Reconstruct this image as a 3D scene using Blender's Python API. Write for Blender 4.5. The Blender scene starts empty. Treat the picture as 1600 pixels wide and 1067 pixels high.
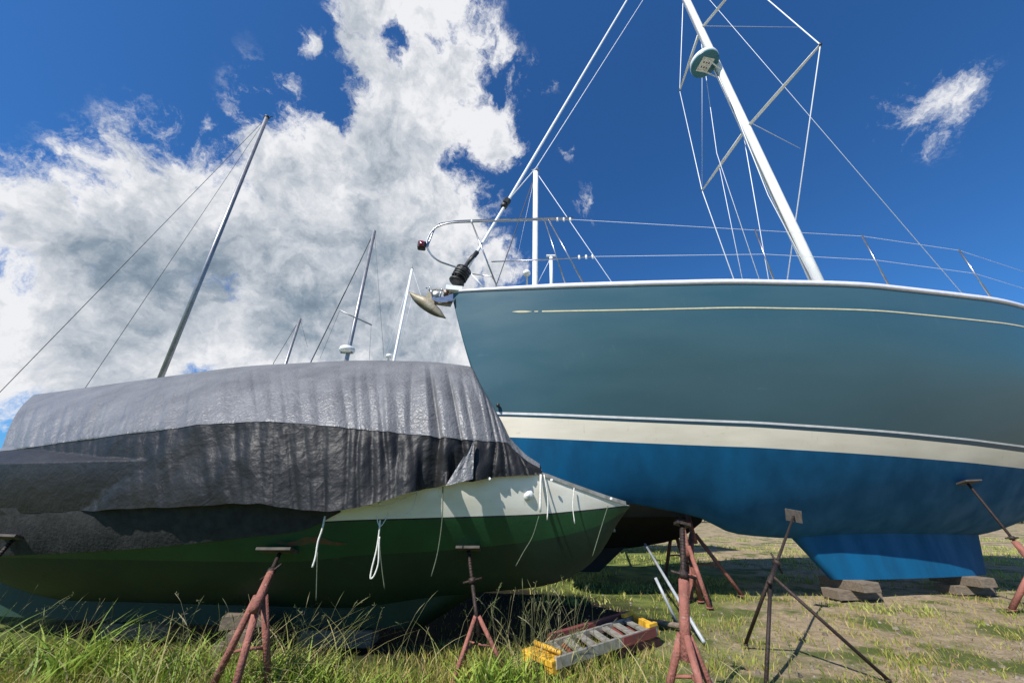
import bpy, bmesh, math, random
from math import radians, sin, cos, pi
from mathutils import Vector, noise
random.seed(7)
S = bpy.context.scene
COL = S.collection

# ------------------------------------------------------------------ camera
F = 560.0; PITCH = radians(25.3); CH = 1.2
cp, sp = cos(PITCH), sin(PITCH)
cam = bpy.data.objects.new('camera', bpy.data.cameras.new('camera')); COL.objects.link(cam)
cam.location = (0, 0, CH); cam.rotation_euler = (pi/2 + PITCH, 0, 0)
cam.data.sensor_width = 36; cam.data.lens = 36 * F / 1600; cam.data.clip_end = 3000; cam.data.clip_start = .05
S.camera = cam
EYE = Vector((0, 0, CH))

def ray(px, py):                       # line of sight through a point of the survey sketch
    a = (px - 800) / F; b = -(py - 533.5) / F
    return Vector((a, cp - b*sp, sp + b*cp))
def at(px, py, Y):
    r = ray(px, py); return EYE + r * (Y / r.y)
def on_ground(px, py, z=0.0):
    r = ray(px, py); return EYE + r * ((z - CH) / r.z)
def zsolve(X, Y, f):                   # height of the surveyed line f above the plan point X, Y
    z = 2.0
    for _ in range(30):
        d = Y*cp + (z-CH)*sp
        b = -(f(800 + F*X/d) - 533.5) / F
        z = CH + Y*(b*cp + sp) / (cp - b*sp)
    return z
def lerp(pts):
    def f(x):
        if x <= pts[0][0]: i = 0
        elif x >= pts[-1][0]: i = len(pts) - 2
        else: i = next(k for k in range(len(pts)-1) if pts[k][0] <= x <= pts[k+1][0])
        (a, b), (c, d) = pts[i], pts[i+1]
        return b + (d-b)*(x-a)/(c-a)
    return f
def smooth(pts):                       # monotone-ish cubic through the points, ends held
    xs = [p[0] for p in pts]; ys = [p[1] for p in pts]; n = len(xs)
    m = []
    for i in range(n):
        if i == 0: m.append((ys[1]-ys[0])/(xs[1]-xs[0]))
        elif i == n-1: m.append((ys[-1]-ys[-2])/(xs[-1]-xs[-2]))
        else:
            a = (ys[i]-ys[i-1])/(xs[i]-xs[i-1]); b = (ys[i+1]-ys[i])/(xs[i+1]-xs[i])
            m.append(0 if a*b < 0 else (2*a*b/(a+b) if a+b else 0))
    def f(x):
        x = min(max(x, xs[0]), xs[-1])
        i = min(next((k for k in range(n-1) if x <= xs[k+1]), n-2), n-2)
        h = xs[i+1]-xs[i]; t = (x-xs[i])/h
        return ((2*t**3-3*t*t+1)*ys[i] + (t**3-2*t*t+t)*h*m[i] + (-2*t**3+3*t*t)*ys[i+1] + (t**3-t*t)*h*m[i+1])
    return f

# ------------------------------------------------------------------ materials
def nt(name):
    m = bpy.data.materials.new(name); m.use_nodes = True
    return m, m.node_tree.nodes, m.node_tree.links, m.node_tree.nodes['Principled BSDF']
def pm(name, c1, c2=None, scale=6, rough=.5, metal=0, bump=0, bscale=40, stretch=(1,1,1), coat=0, spots=None, spec=.5, rvar=0, detail=5, lo=.35, hi=.65, drips=None):
    m, N, L, b = nt(name)
    b.inputs['Roughness'].default_value = rough; b.inputs['Metallic'].default_value = metal
    b.inputs['Specular IOR Level'].default_value = spec
    if coat: b.inputs['Coat Weight'].default_value = coat; b.inputs['Coat Roughness'].default_value = .12
    tc = N.new('ShaderNodeTexCoord'); mp = N.new('ShaderNodeMapping'); mp.inputs['Scale'].default_value = stretch
    L.new(tc.outputs['Object'], mp.inputs['Vector'])
    b.inputs['Base Color'].default_value = (*c1, 1)
    out = None
    if c2:
        n = N.new('ShaderNodeTexNoise'); n.inputs['Scale'].default_value = scale; n.inputs['Detail'].default_value = detail
        L.new(mp.outputs[0], n.inputs['Vector'])
        mr = N.new('ShaderNodeMapRange'); mr.inputs[1].default_value = lo; mr.inputs[2].default_value = hi
        L.new(n.outputs['Fac'], mr.inputs[0])
        mx = N.new('ShaderNodeMix'); mx.data_type = 'RGBA'
        mx.inputs[6].default_value = (*c1, 1); mx.inputs[7].default_value = (*c2, 1)
        L.new(mr.outputs[0], mx.inputs[0]); out = mx.outputs[2]
        if rvar:
            r = N.new('ShaderNodeMapRange'); r.inputs[3].default_value = rough; r.inputs[4].default_value = rough + rvar
            L.new(mr.outputs[0], r.inputs[0]); L.new(r.outputs[0], b.inputs['Roughness'])
    if spots:                          # (colour, scale, threshold): stains with a shape of their own
        n = N.new('ShaderNodeTexNoise'); n.inputs['Scale'].default_value = spots[1]; n.inputs['Detail'].default_value = 8; n.inputs['Roughness'].default_value = .65
        L.new(mp.outputs[0], n.inputs['Vector'])
        mr = N.new('ShaderNodeMapRange'); mr.inputs[1].default_value = spots[2]; mr.inputs[2].default_value = spots[2] + .12
        L.new(n.outputs['Fac'], mr.inputs[0])
        mx = N.new('ShaderNodeMix'); mx.data_type = 'RGBA'
        L.new(mr.outputs[0], mx.inputs[0])
        if out: L.new(out, mx.inputs[6])
        else: mx.inputs[6].default_value = (*c1, 1)
        mx.inputs[7].default_value = (*spots[0], 1); out = mx.outputs[2]
    if drips:                          # (colour, strength): dried run marks and scuffs
        for sc_, lo_, stv, kk in ((3.2, .60, (4,4,.22), 1), (2.2, .66, (.6,.6,5), .7)):
            mp2 = N.new('ShaderNodeMapping'); mp2.inputs['Scale'].default_value = stv; L.new(tc.outputs['Object'], mp2.inputs['Vector'])
            n = N.new('ShaderNodeTexNoise'); n.inputs['Scale'].default_value = sc_; n.inputs['Detail'].default_value = 7; n.inputs['Roughness'].default_value = .7
            L.new(mp2.outputs[0], n.inputs['Vector'])
            mr = N.new('ShaderNodeMapRange'); mr.inputs[1].default_value = lo_; mr.inputs[2].default_value = lo_+.14; mr.inputs[4].default_value = drips[1]*kk
            L.new(n.outputs['Fac'], mr.inputs[0])
            mx = N.new('ShaderNodeMix'); mx.data_type = 'RGBA'; L.new(mr.outputs[0], mx.inputs[0])
            if out: L.new(out, mx.inputs[6])
            else: mx.inputs[6].default_value = (*c1, 1)
            mx.inputs[7].default_value = (*drips[0], 1); out = mx.outputs[2]
    if out: L.new(out, b.inputs['Base Color'])
    if bump:
        n = N.new('ShaderNodeTexNoise'); n.inputs['Scale'].default_value = bscale; n.inputs['Detail'].default_value = 6
        L.new(mp.outputs[0], n.inputs['Vector'])
        bp = N.new('ShaderNodeBump'); bp.inputs['Strength'].default_value = bump; bp.inputs['Distance'].default_value = .02
        L.new(n.outputs['Fac'], bp.inputs['Height']); L.new(bp.outputs[0], b.inputs['Normal'])
    return m

M = {}
M['teal'] = pm('teal_gelcoat', drips=((.09,.145,.17), .30), c1=(.033,.088,.113), c2=(.039,.097,.122), scale=1.3, rough=.34, coat=.12, stretch=(.5,.5,2), bump=.02, bscale=3, spots=((.075,.17,.21), 5, .68), rvar=.1)
M['teal_dark'] = pm('teal_paint_dark', (.02,.06,.09), rough=.35)
M['boot'] = pm('cream_boot_top', drips=((.55,.48,.33), .5), c1=(.80,.74,.60), c2=(.72,.66,.52), scale=3, rough=.45, stretch=(.6,.6,3), spots=((.42,.38,.29), 9, .66))
M['white_line'] = pm('white_line_paint', (.75,.75,.74), (.62,.62,.60), 9, .4)
M['blue'] = pm('blue_bottom_paint', drips=((.01,.045,.09), .6), c1=(.001,.095,.215), c2=(.001,.070,.16), scale=2.2, rough=.6, spec=.25, bump=.06, bscale=14, stretch=(1.6,1.6,.5), spots=((.01,.13,.20), 9, .64), rvar=.2)
M['gold'] = pm('gold_leaf_stripe', (.62,.56,.36), (.5,.45,.30), 20, .4)
M['rail'] = pm('white_toe_rail', (.70,.70,.72), (.58,.57,.60), 9, .35, stretch=(1,1,4))
M['deck'] = pm('deck_white', (.66,.66,.63), (.55,.55,.52), 5, .55)
M['alu'] = pm('white_painted_mast', (.80,.80,.78), (.66,.66,.63), 5, .35, stretch=(1,1,.3))
M['alu_grey'] = pm('grey_anodised_mast', (.22,.22,.23), (.30,.30,.31), 4, .4, metal=.5)
M['steel'] = pm('stainless_steel', (.42,.42,.43), (.30,.30,.32), 14, .28, metal=.9)
M['wire'] = pm('rigging_wire', (.74,.75,.78), rough=.45)
M['wire_dark'] = pm('dark_wire', (.035,.035,.04), rough=.6)
M['black'] = pm('black_plastic', (.012,.012,.013), (.022,.021,.02), 25, .5)
M['tarp_silver'] = None
M['white'] = pm('white_plastic', (.78,.78,.77), (.66,.66,.64), 12, .4)
M['red'] = pm('red_lens', (.22,.012,.03), (.13,.01,.02), 30, .15, coat=.5)
M['anchor'] = pm('galvanised_anchor', (.36,.32,.24), (.24,.19,.12), 9, .55, metal=.25, spots=((.13,.06,.025), 14, .58), bump=.2, bscale=40)
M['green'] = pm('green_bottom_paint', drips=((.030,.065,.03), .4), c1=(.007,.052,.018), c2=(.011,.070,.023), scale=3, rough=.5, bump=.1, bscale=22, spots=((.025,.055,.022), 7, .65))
M['green_dark'] = pm('dark_green_lower_hull', (.004,.022,.011), (.006,.031,.015), 2.5, .6, bump=.12, bscale=20, spots=((.03,.05,.02), 6, .62))  # darker green for the lower hull and keel
M['topside'] = pm('weathered_white_topside', drips=((.42,.37,.25), .7), c1=(.78,.75,.66), c2=(.68,.64,.53), scale=3, rough=.4, stretch=(1,1,2.5), spots=((.30,.27,.18), 9, .67))
M['rust_patch'] = pm('rust_scrape', (.16,.05,.02), (.05,.06,.02), 14, .8)
M['rust'] = pm('red_oxide_steel', (.31,.115,.085), (.17,.060,.040), 11, .8, bump=.5, bscale=60, spots=((.34,.22,.17), 22, .58))
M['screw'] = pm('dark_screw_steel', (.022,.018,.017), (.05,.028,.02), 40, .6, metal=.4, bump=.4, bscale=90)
M['pad'] = pm('plywood_pad', (.09,.075,.062), (.05,.043,.036), 12, .8, stretch=(1,6,1))
M['wood'] = pm('weathered_timber', (.20,.155,.11), (.11,.085,.06), 7, .85, stretch=(1,8,8), bump=.3, bscale=25)
M['rope'] = pm('white_cord', (.72,.70,.64), (.55,.53,.46), 60, .8)
M['rope_dark'] = pm('grey_green_cord', (.10,.12,.07), (.06,.08,.05), 60, .8)
M['yellow'] = pm('yellow_fibreglass', (.72,.42,.03), (.55,.30,.03), 12, .5, spots=((.25,.13,.03), 18, .62))
M['lad_grey'] = pm('dull_aluminium', (.38,.36,.31), (.24,.22,.18), 14, .45, metal=.3, spots=((.18,.14,.10), 20, .64))
M['lad_red'] = pm('faded_red_rail', (.20,.040,.036), (.12,.035,.03), 12, .6)
M['pipe'] = pm('grey_pvc_pole', (.36,.38,.39), (.26,.28,.29), 9, .45)
M['glass'] = pm('smoked_window', (.015,.02,.025), rough=.08)
M['canvas'] = pm('black_canvas', (.014,.014,.015), (.03,.03,.03), 12, .9, bump=.3, bscale=30)
M['hullwhite'] = pm('white_hull_paint', (.62,.62,.60), (.5,.5,.48), 3, .35)
M['hullnavy'] = pm('navy_hull_paint', (.02,.03,.07), (.03,.045,.09), 3, .35)
M['antifoul'] = pm('black_antifouling', (.005,.005,.006), (.011,.009,.009), 3, .7)
M['bark'] = pm('tree_bark', (.09,.07,.05), (.05,.04,.03), 12, .9, bump=.5)
M['leaf'] = pm('tree_leaves', (.045,.085,.022), (.085,.12,.032), 1.4, .6)

def tarp_mat(name, c1, c2, rough, bstr, spec=.5, metal=0, fine=38, vs=13):
    m, N, L, b = nt(name)
    b.inputs['Roughness'].default_value = rough; b.inputs['Specular IOR Level'].default_value = spec; b.inputs['Metallic'].default_value = metal
    tc = N.new('ShaderNodeTexCoord')
    n1 = N.new('ShaderNodeTexNoise'); n1.inputs['Scale'].default_value = 2.4; n1.inputs['Detail'].default_value = 8; n1.inputs['Roughness'].default_value = .6
    L.new(tc.outputs['Object'], n1.inputs['Vector'])
    mx = N.new('ShaderNodeMix'); mx.data_type = 'RGBA'; mx.inputs[6].default_value = (*c1,1); mx.inputs[7].default_value = (*c2,1)
    mr = N.new('ShaderNodeMapRange'); mr.inputs[1].default_value=.35; mr.inputs[2].default_value=.68
    L.new(n1.outputs['Fac'], mr.inputs[0]); L.new(mr.outputs[0], mx.inputs[0]); L.new(mx.outputs[2], b.inputs['Base Color'])
    # crinkles: sharp facets of a distorted voronoi plus a finer noise
    n0 = N.new('ShaderNodeTexNoise'); n0.inputs['Scale'].default_value = 7; n0.inputs['Detail'].default_value = 3
    L.new(tc.outputs['Object'], n0.inputs['Vector'])
    ad = N.new('ShaderNodeMix'); ad.data_type = 'RGBA'; ad.blend_type = 'ADD'; ad.inputs[0].default_value = .35
    L.new(tc.outputs['Object'], ad.inputs[6]); L.new(n0.outputs['Color'], ad.inputs[7])
    v = N.new('ShaderNodeTexVoronoi'); v.inputs['Scale'].default_value = vs; L.new(ad.outputs[2], v.inputs['Vector'])
    n2 = N.new('ShaderNodeTexNoise'); n2.inputs['Scale'].default_value = fine; n2.inputs['Detail'].default_value = 5
    L.new(tc.outputs['Object'], n2.inputs['Vector'])
    ma = N.new('ShaderNodeMath'); ma.operation = 'MULTIPLY_ADD'; ma.inputs[1].default_value = .55
    L.new(n2.outputs['Fac'], ma.inputs[0]); L.new(v.outputs['Distance'], ma.inputs[2])
    bp = N.new('ShaderNodeBump'); bp.inputs['Strength'].default_value = bstr; bp.inputs['Distance'].default_value = .03
    L.new(ma.outputs[0], bp.inputs['Height']); L.new(bp.outputs[0], b.inputs['Normal'])
    return m
M['tarp_silver'] = tarp_mat('silver_grey_tarpaulin', (.10,.10,.105), (.155,.155,.16), .45, .30, spec=.5, metal=.0, vs=19)
M['tarp_black'] = tarp_mat('black_tarpaulin', (.009,.009,.010), (.020,.019,.019), .52, .22, spec=.3, vs=9)

def mat_ground():
    m, N, L, b = nt('grassy_earth')
    b.inputs['Roughness'].default_value = .95; b.inputs['Specular IOR Level'].default_value = .1
    tc = N.new('ShaderNodeTexCoord')
    def nz(sc, d=6, r=.6):
        n = N.new('ShaderNodeTexNoise'); n.inputs['Scale'].default_value = sc; n.inputs['Detail'].default_value = d; n.inputs['Roughness'].default_value = r
        L.new(tc.outputs['Object'], n.inputs['Vector']); return n.outputs['Fac']
    def mixc(f, a, c, lo, hi):
        mr = N.new('ShaderNodeMapRange'); mr.inputs[1].default_value = lo; mr.inputs[2].default_value = hi; L.new(f, mr.inputs[0])
        mx = N.new('ShaderNodeMix'); mx.data_type = 'RGBA'; L.new(mr.outputs[0], mx.inputs[0])
        for i, q in ((6, a), (7, c)):
            if isinstance(q, tuple): mx.inputs[i].default_value = (*q, 1)
            else: L.new(q, mx.inputs[i])
        return mx.outputs[2]
    g = mixc(nz(1.7), (.060,.085,.022), (.20,.23,.06), .4, .62)
    d = mixc(nz(9), (.40,.31,.20), (.25,.19,.12), .35, .65)
    sx = N.new('ShaderNodeSeparateXYZ'); L.new(tc.outputs['Object'], sx.inputs[0])
    wob = N.new('ShaderNodeMath'); wob.operation = 'MULTIPLY_ADD'; wob.inputs[1].default_value = 3.0; L.new(nz(.8), wob.inputs[0]); L.new(sx.outputs[0], wob.inputs[2])
    fy = N.new('ShaderNodeMapRange'); fy.inputs[1].default_value = 4.6; fy.inputs[2].default_value = 8.5; fy.inputs[4].default_value = 3.0; L.new(sx.outputs[1], fy.inputs[0])
    wf = N.new('ShaderNodeMath'); wf.operation = 'SUBTRACT'; L.new(wob.outputs[0], wf.inputs[0]); L.new(fy.outputs[0], wf.inputs[1])
    wf2 = N.new('ShaderNodeMath'); wf2.operation = 'MULTIPLY_ADD'; wf2.inputs[1].default_value = 2.4; wf2.inputs[2].default_value = 1.2
    pn = nz(.55, 3, .5); L.new(pn, wf2.inputs[0])
    wf3 = N.new('ShaderNodeMath'); wf3.operation = 'MINIMUM'; L.new(wf.outputs[0], wf3.inputs[0]); wf3.inputs[1].default_value = 4.2
    wf4 = N.new('ShaderNodeMath'); wf4.operation = 'SUBTRACT'; L.new(wf3.outputs[0], wf4.inputs[0]); wf5 = N.new('ShaderNodeMath'); wf5.operation='SUBTRACT'; wf5.inputs[1].default_value = 2.4; L.new(wf2.outputs[0], wf5.inputs[0]); L.new(wf5.outputs[0], wf4.inputs[1])
    g = mixc(wf4.outputs[0], g, d, 3.0, 3.9)
    g = mixc(nz(1.3), g, (.10,.12,.035), .50, .60)
    g = mixc(nz(45, 4, .7), g, (.06,.055,.025), .55, .75)
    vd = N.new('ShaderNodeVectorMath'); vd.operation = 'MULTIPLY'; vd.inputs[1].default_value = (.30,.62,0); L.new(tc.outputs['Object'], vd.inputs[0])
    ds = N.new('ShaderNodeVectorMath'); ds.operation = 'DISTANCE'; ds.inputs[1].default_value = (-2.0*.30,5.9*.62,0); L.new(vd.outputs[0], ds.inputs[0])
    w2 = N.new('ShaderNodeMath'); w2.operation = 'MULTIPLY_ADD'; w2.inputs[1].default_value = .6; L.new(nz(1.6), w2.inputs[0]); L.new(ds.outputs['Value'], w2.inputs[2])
    g = mixc(w2.outputs[0], (.022,.019,.012), g, 1.30, 1.55)  # shade under the green hull painted into the ground as a dark patch
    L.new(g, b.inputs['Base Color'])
    bp = N.new('ShaderNodeBump'); bp.inputs['Strength'].default_value = .8; bp.inputs['Distance'].default_value = .05
    L.new(nz(26, 8, .7), bp.inputs['Height']); L.new(bp.outputs[0], b.inputs['Normal'])
    return m
def mat_blades(name, cols):
    m, N, L, b = nt(name)
    b.inputs['Roughness'].default_value = .55; b.inputs['Specular IOR Level'].default_value = .3
    g = N.new('ShaderNodeNewGeometry'); r = N.new('ShaderNodeValToRGB')
    e = r.color_ramp.elements
    while len(e) < len(cols): e.new(.5)
    for i, c in enumerate(cols): e[i].position = i/(len(cols)-1); e[i].color = (*c, 1)
    L.new(g.outputs['Random Per Island'], r.inputs[0]); L.new(r.outputs[0], b.inputs['Base Color'])
    tr = N.new('ShaderNodeBsdfTranslucent'); L.new(r.outputs[0], tr.inputs['Color'])
    mx = N.new('ShaderNodeMixShader'); mx.inputs[0].default_value = .3
    out = N['Material Output']; L.new(b.outputs[0], mx.inputs[1]); L.new(tr.outputs[0], mx.inputs[2]); L.new(mx.outputs[0], out.inputs[0])
    return m

# ------------------------------------------------------------------ mesh helpers
class MB:
    def __init__(s): s.v = []; s.f = []; s.mi = []; s.sm = []
    def add(s, vs, fs, mi=0, sm=False):
        o = len(s.v); s.v += [tuple(v) for v in vs]
        for f in fs: s.f.append(tuple(i+o for i in f)); s.mi.append(mi); s.sm.append(sm)
        return s
    def box(s, c, size, ax=None, mi=0, bev=.12):
        # chamfered box: every corner cut by bev * the smallest size
        c = Vector(c); X, Y, Z = ax or (Vector((1,0,0)), Vector((0,1,0)), Vector((0,0,1)))
        h = [q/2 for q in size]; k = min(h)*bev
        vs = []; idx = {}
        for sx in (-1,1):
            for sy in (-1,1):
                for sz in (-1,1):
                    for a in range(3):
                        q = [h[0]-k, h[1]-k, h[2]-k]; q[a] = h[a]
                        idx[(sx,sy,sz,a)] = len(vs)
                        vs.append(c + X*sx*q[0] + Y*sy*q[1] + Z*sz*q[2])
        fs = []
        for a in range(3):
            b_, c_ = (a+1) % 3, (a+2) % 3
            for sg in (-1,1):
                qs = []
                for u, w in ((-1,-1),(1,-1),(1,1),(-1,1)):
                    t = [0,0,0]; t[a] = sg; t[b_] = u; t[c_] = w; qs.append(idx[(*t, a)])
                fs.append(qs if sg > 0 else qs[::-1])
            for u in (-1,1):
                for w in (-1,1):
                    t1 = [0,0,0]; t1[a] = -1; t1[b_] = u; t1[c_] = w
                    t2 = list(t1); t2[a] = 1
                    fs.append([idx[(*t1,b_)], idx[(*t2,b_)], idx[(*t2,c_)], idx[(*t1,c_)]])
        for sx in (-1,1):
            for sy in (-1,1):
                for sz in (-1,1): fs.append([idx[(sx,sy,sz,a)] for a in range(3)])
        return s.add(vs, fs, mi)
    def tube(s, pts, r, seg=10, mi=0, sy=1.0):
        pts = [Vector(p) for p in pts]; n = len(pts)
        rs = r if isinstance(r, (list, tuple)) else [r]*n
        up = Vector((0,0,1)); t0 = (pts[1]-pts[0]).normalized()
        if abs(t0.z) > .9: up = Vector((1,0,0))
        u = t0.cross(up).normalized(); vs = []
        for i in range(n):
            t = ((pts[min(i+1,n-1)]-pts[i]).normalized() + (pts[i]-pts[max(i-1,0)]).normalized())
            t = t.normalized() if t.length > 1e-6 else t0
            u = (u - t*u.dot(t)).normalized(); w = t.cross(u)
            for k in range(seg):
                a = 2*pi*k/seg; vs.append(pts[i] + (u*cos(a) + w*sin(a)*sy)*rs[i])
        fs = [(i*seg+k, i*seg+(k+1)%seg, (i+1)*seg+(k+1)%seg, (i+1)*seg+k) for i in range(n-1) for k in range(seg)]
        fs += [tuple(range(seg))[::-1], tuple((n-1)*seg+k for k in range(seg))]
        return s.add(vs, fs, mi, True)
    def lathe(s, base, axis, prof, seg=20, mi=0):
        base = Vector(base); ax = Vector(axis).normalized()
        return s.tube_prof(base, ax, prof, seg, mi)
    def tube_prof(s, base, ax, prof, seg, mi):
        up = Vector((0,0,1)) if abs(ax.z) < .9 else Vector((1,0,0))
        u = ax.cross(up).normalized(); w = ax.cross(u); vs = []
        for r, h in prof:
            for k in range(seg):
                a = 2*pi*k/seg; vs.append(base + ax*h + (u*cos(a)+w*sin(a))*max(r,1e-4))
        n = len(prof)
        fs = [(i*seg+k, i*seg+(k+1)%seg, (i+1)*seg+(k+1)%seg, (i+1)*seg+k) for i in range(n-1) for k in range(seg)]
        fs += [tuple(range(seg))[::-1], tuple((n-1)*seg+k for k in range(seg))]
        return s.add(vs, fs, mi, True)
    def prism(s, poly, off, mi=0):      # closed outline given thickness by the vector off
        n = len(poly); off = Vector(off); a = [Vector(p) for p in poly]
        vs = a + [p+off for p in a]
        fs = [tuple(range(n))[::-1], tuple(range(n, 2*n))] + [(i,(i+1)%n,n+(i+1)%n,n+i) for i in range(n)]
        return s.add(vs, fs, mi)
    def grid(s, P, mi=0, sm=True, close=False):
        n, m = len(P), len(P[0]); vs = [p for row in P for p in row]
        fs = [(i*m+j, i*m+(j+1)%m, (i+1)*m+(j+1)%m, (i+1)*m+j) for i in range(n-1) for j in range(m if close else m-1)]
        return s.add(vs, fs, mi, sm)
    def build(s, name, mats, parent=None, merge=0, solid=0, fixn=True):
        me = bpy.data.meshes.new(name); me.from_pydata(s.v, [], s.f)
        for m in (mats if isinstance(mats, (list, tuple)) else [mats]): me.materials.append(m)
        me.polygons.foreach_set('material_index', s.mi); me.polygons.foreach_set('use_smooth', s.sm)
        if merge or fixn:
            bm = bmesh.new(); bm.from_mesh(me)
            if merge: bmesh.ops.remove_doubles(bm, verts=bm.verts, dist=merge)
            if fixn: bmesh.ops.recalc_face_normals(bm, faces=bm.faces)
            bm.to_mesh(me); bm.free()
        me.update()
        o = bpy.data.objects.new(name, me); COL.objects.link(o)
        if parent:
            o.parent = parent
            o.matrix_parent_inverse = parent.matrix_world.inverted() if not parent.get('_local') else o.matrix_parent_inverse
        if solid:
            md = o.modifiers.new('thickness', 'SOLIDIFY'); md.thickness = solid; md.offset = -1
        return o
def thing(name, label, cat, loc=(0,0,0), group=None):
    o = bpy.data.objects.new(name, None); COL.objects.link(o); o.location = loc
    o.empty_display_size = .2
    bpy.context.view_layer.update()
    o['label'] = label; o['category'] = cat
    if group: o['group'] = group
    return o
def tag(o, label, cat, group=None, kind=None):
    if label: o['label'] = label
    if cat: o['category'] = cat
    if group: o['group'] = group
    if kind: o['kind'] = kind
    return o
def curve(pts, n=8):                   # catmull-rom through 3D points
    P = [Vector(p) for p in pts]; P = [2*P[0]-P[1]] + P + [2*P[-1]-P[-2]]; out = []
    for i in range(1, len(P)-2):
        for k in range(n):
            t = k/n; a, b, c, d = P[i-1:i+3]
            out.append(.5*((2*b)+(c-a)*t+(2*a-5*b+4*c-d)*t*t+(3*b-a-3*c+d)*t**3))
    return out + [P[-2]]

# ------------------------------------------------------------------ hulls
class Hull:
    def __init__(s, O, ang, side, L, bs, kexp):
        s.O = Vector((O[0], O[1], 0)); s.a = Vector((cos(ang), sin(ang), 0))
        s.n = Vector((s.a.y, -s.a.x, 0)) * side      # sideways, towards the camera
        s.L = L; s.bs = bs; s.kexp = kexp
    def W(s, st, h, z): v = s.O + s.a*st + s.n*h; v.z = z; return v
    def T(s, px, py, h=0):                           # sight line met with the upright plane at half-breadth h
        r = ray(px, py); t = (s.n.dot(s.O - EYE) + h) / s.n.dot(r); p = EYE + r*t
        return p, (p - s.O).dot(s.a)
    def half(s, st, z):
        zs, zk = s.zs(st), s.zk(st); v = min(max((z-zk)/max(zs-zk,1e-5), 0), 1)
        return s.bs(st) * s.sec(st, v)
    def sec(s, st, v):
        k = s.kexp(st); return (1-(1-v)**(1.0+1.4*(1-k)))**(.5+.5*k) if v < 1 else 1.0
    def line(s, f, st):                              # height at station st of a painted line seen at f(px)
        z = s.zs(st)
        for _ in range(12):
            p = s.W(st, s.half(st, z), z); z = .5*z + .5*zsolve(p.x, p.y, f)
        return z
    def mesh(s, stations, cuts, name, mats, parent, sub=9):
        # cuts: list of (height function, rows) from keel upwards; material i below cut i
        mb = MB(); P = [[], []]; rowmat = []
        for st in stations:
            zk, zs = s.zk(st), s.zs(st); zz = [zk]; rm = []
            last = zk
            for i, (zf, n) in enumerate(cuts):
                z = min(max(zf(st), last), zs)
                for k in range(1, n+1): 
                    t = k/n
                    if i == 0: t = t**1.6
                    zz.append(last + (z-last)*t); rm.append(i)
                last = z
            rowmat = rm
            for q, sd in enumerate((1,-1)):
                P[q].append([s.W(st, sd*s.half(st, z), z) for z in zz])
        for q in (0,1):
            rows = P[q]; n, m = len(rows), len(rows[0])
            vs = [p for r in rows for p in r]; o = len(mb.v); mb.v += [tuple(v) for v in vs]
            for i in range(n-1):
                for j in range(m-1):
                    mb.f.append((o+i*m+j, o+i*m+j+1, o+(i+1)*m+j+1, o+(i+1)*m+j)); mb.mi.append(rowmat[j]); mb.sm.append(True)
        # transom
        A, B = P[0][-1], P[1][-1]; o = len(mb.v); mb.v += [tuple(v) for v in A+B]; m = len(A)
        for j in range(m-1): mb.f.append((o+j, o+j+1, o+m+j+1, o+m+j)); mb.mi.append(rowmat[j]); mb.sm.append(False)
        return mb.build(name, mats, parent, merge=.0008)
    def deck(s, stations, mat, parent, camber=.06, drop=0.0):
        g = [[s.W(st, s.bs(st)*.995*(k/4-1), s.zs(st)-drop+camber*(1-(k/4-1)**2)*min(1,s.bs(st))) for k in range(9)] for st in stations]
        return MB().grid(g).build('deck', mat, parent, merge=.0005)

def frange(a, b, n): return [a + (b-a)*i/n for i in range(n+1)]

# ================================================================== THE TEAL YACHT
stem_top = at(705, 457, 5.5)
A10 = radians(10)
teal = Hull((stem_top.x, stem_top.y), A10, 1, 13.4,
    smooth([(0,0),(.12,.06),(.5,.25),(1,.46),(2,.84),(3.5,1.28),(5,1.58),(7,1.82),(9,1.84),(11,1.62),(13.4,1.2)]),
    lerp([(0,1.0),(1.5,.9),(4,.55),(8,.3),(13.4,.45)]))
# stem and forefoot profile
prof = [(0.0, stem_top.z)]
for q in [(709,475),(715,500),(724,535),(735,572),(752,622),(775,672),(810,722),(860,762),(1000,789),(1090,808),(1150,834)]:
    p, st = teal.T(*q); prof.append((st, p.z))
prof += [(6, .80), (9, .80), (11, 1.15), (13.4, 2.15)]
teal.zk = smooth(prof)
sh = lerp([(705,457),(760,454),(850,450.5),(950,447),(1100,443.5),(1200,441.5)])
pts = [(0, stem_top.z)]
for st in (.5,1,1.6,2.3,3.0,3.7,4.2):
    p = teal.W(st, teal.bs(st), 0); pts.append((st, zsolve(p.x, p.y, sh)))
zl, sl = pts[-1][1], (pts[-1][1]-pts[-3][1])/(pts[-1][0]-pts[-3][0])
print('sheer',zl,sl); pts += [(5.2, zl+sl*.85), (6.5, zl+sl*1.6), (8.5, zl+sl*2.3), (11, zl+sl*2.5), (13.4, zl+sl*2.2)]
teal.zs = smooth(pts)
def tline(q0, q1):
    f = lerp([q0, q1]); smp = [(st, teal.line(f, st)) for st in (1.4,2.2,3.0,3.8)]
    g = (smp[-1][1]-smp[0][1])/2.4
    return lambda st: (smp[0][1] + g*(st-1.4))
c_bb = tline((790,682.5),(1200,700.5)); c_bt = tline((780,650),(1200,668.5))
c_l0 = tline((780,646.5),(1200,662.5)); c_l1 = tline((780,643),(1200,659))
yacht = thing('sailing_yacht', 'large teal sailing yacht with blue bottom and cream stripe, its bow above the tarpaulin', 'sailboat', (5, 6.6, 0))
stt = [0,.02,.05,.09,.14,.2,.28,.36,.45,.55,.66,.78,.9,1.05] + frange(1.25, 13.4, 60)
hull = teal.mesh(stt, [(c_bb,16),(c_bt,3),(c_l0,1),(c_l1,1),(lambda s:99,14)], 'hull',
          [M['blue'], M['boot'], M['teal_dark'], M['white_line'], M['teal']], yacht)
teal.deck(stt, M['deck'], yacht, drop=.01)
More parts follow.
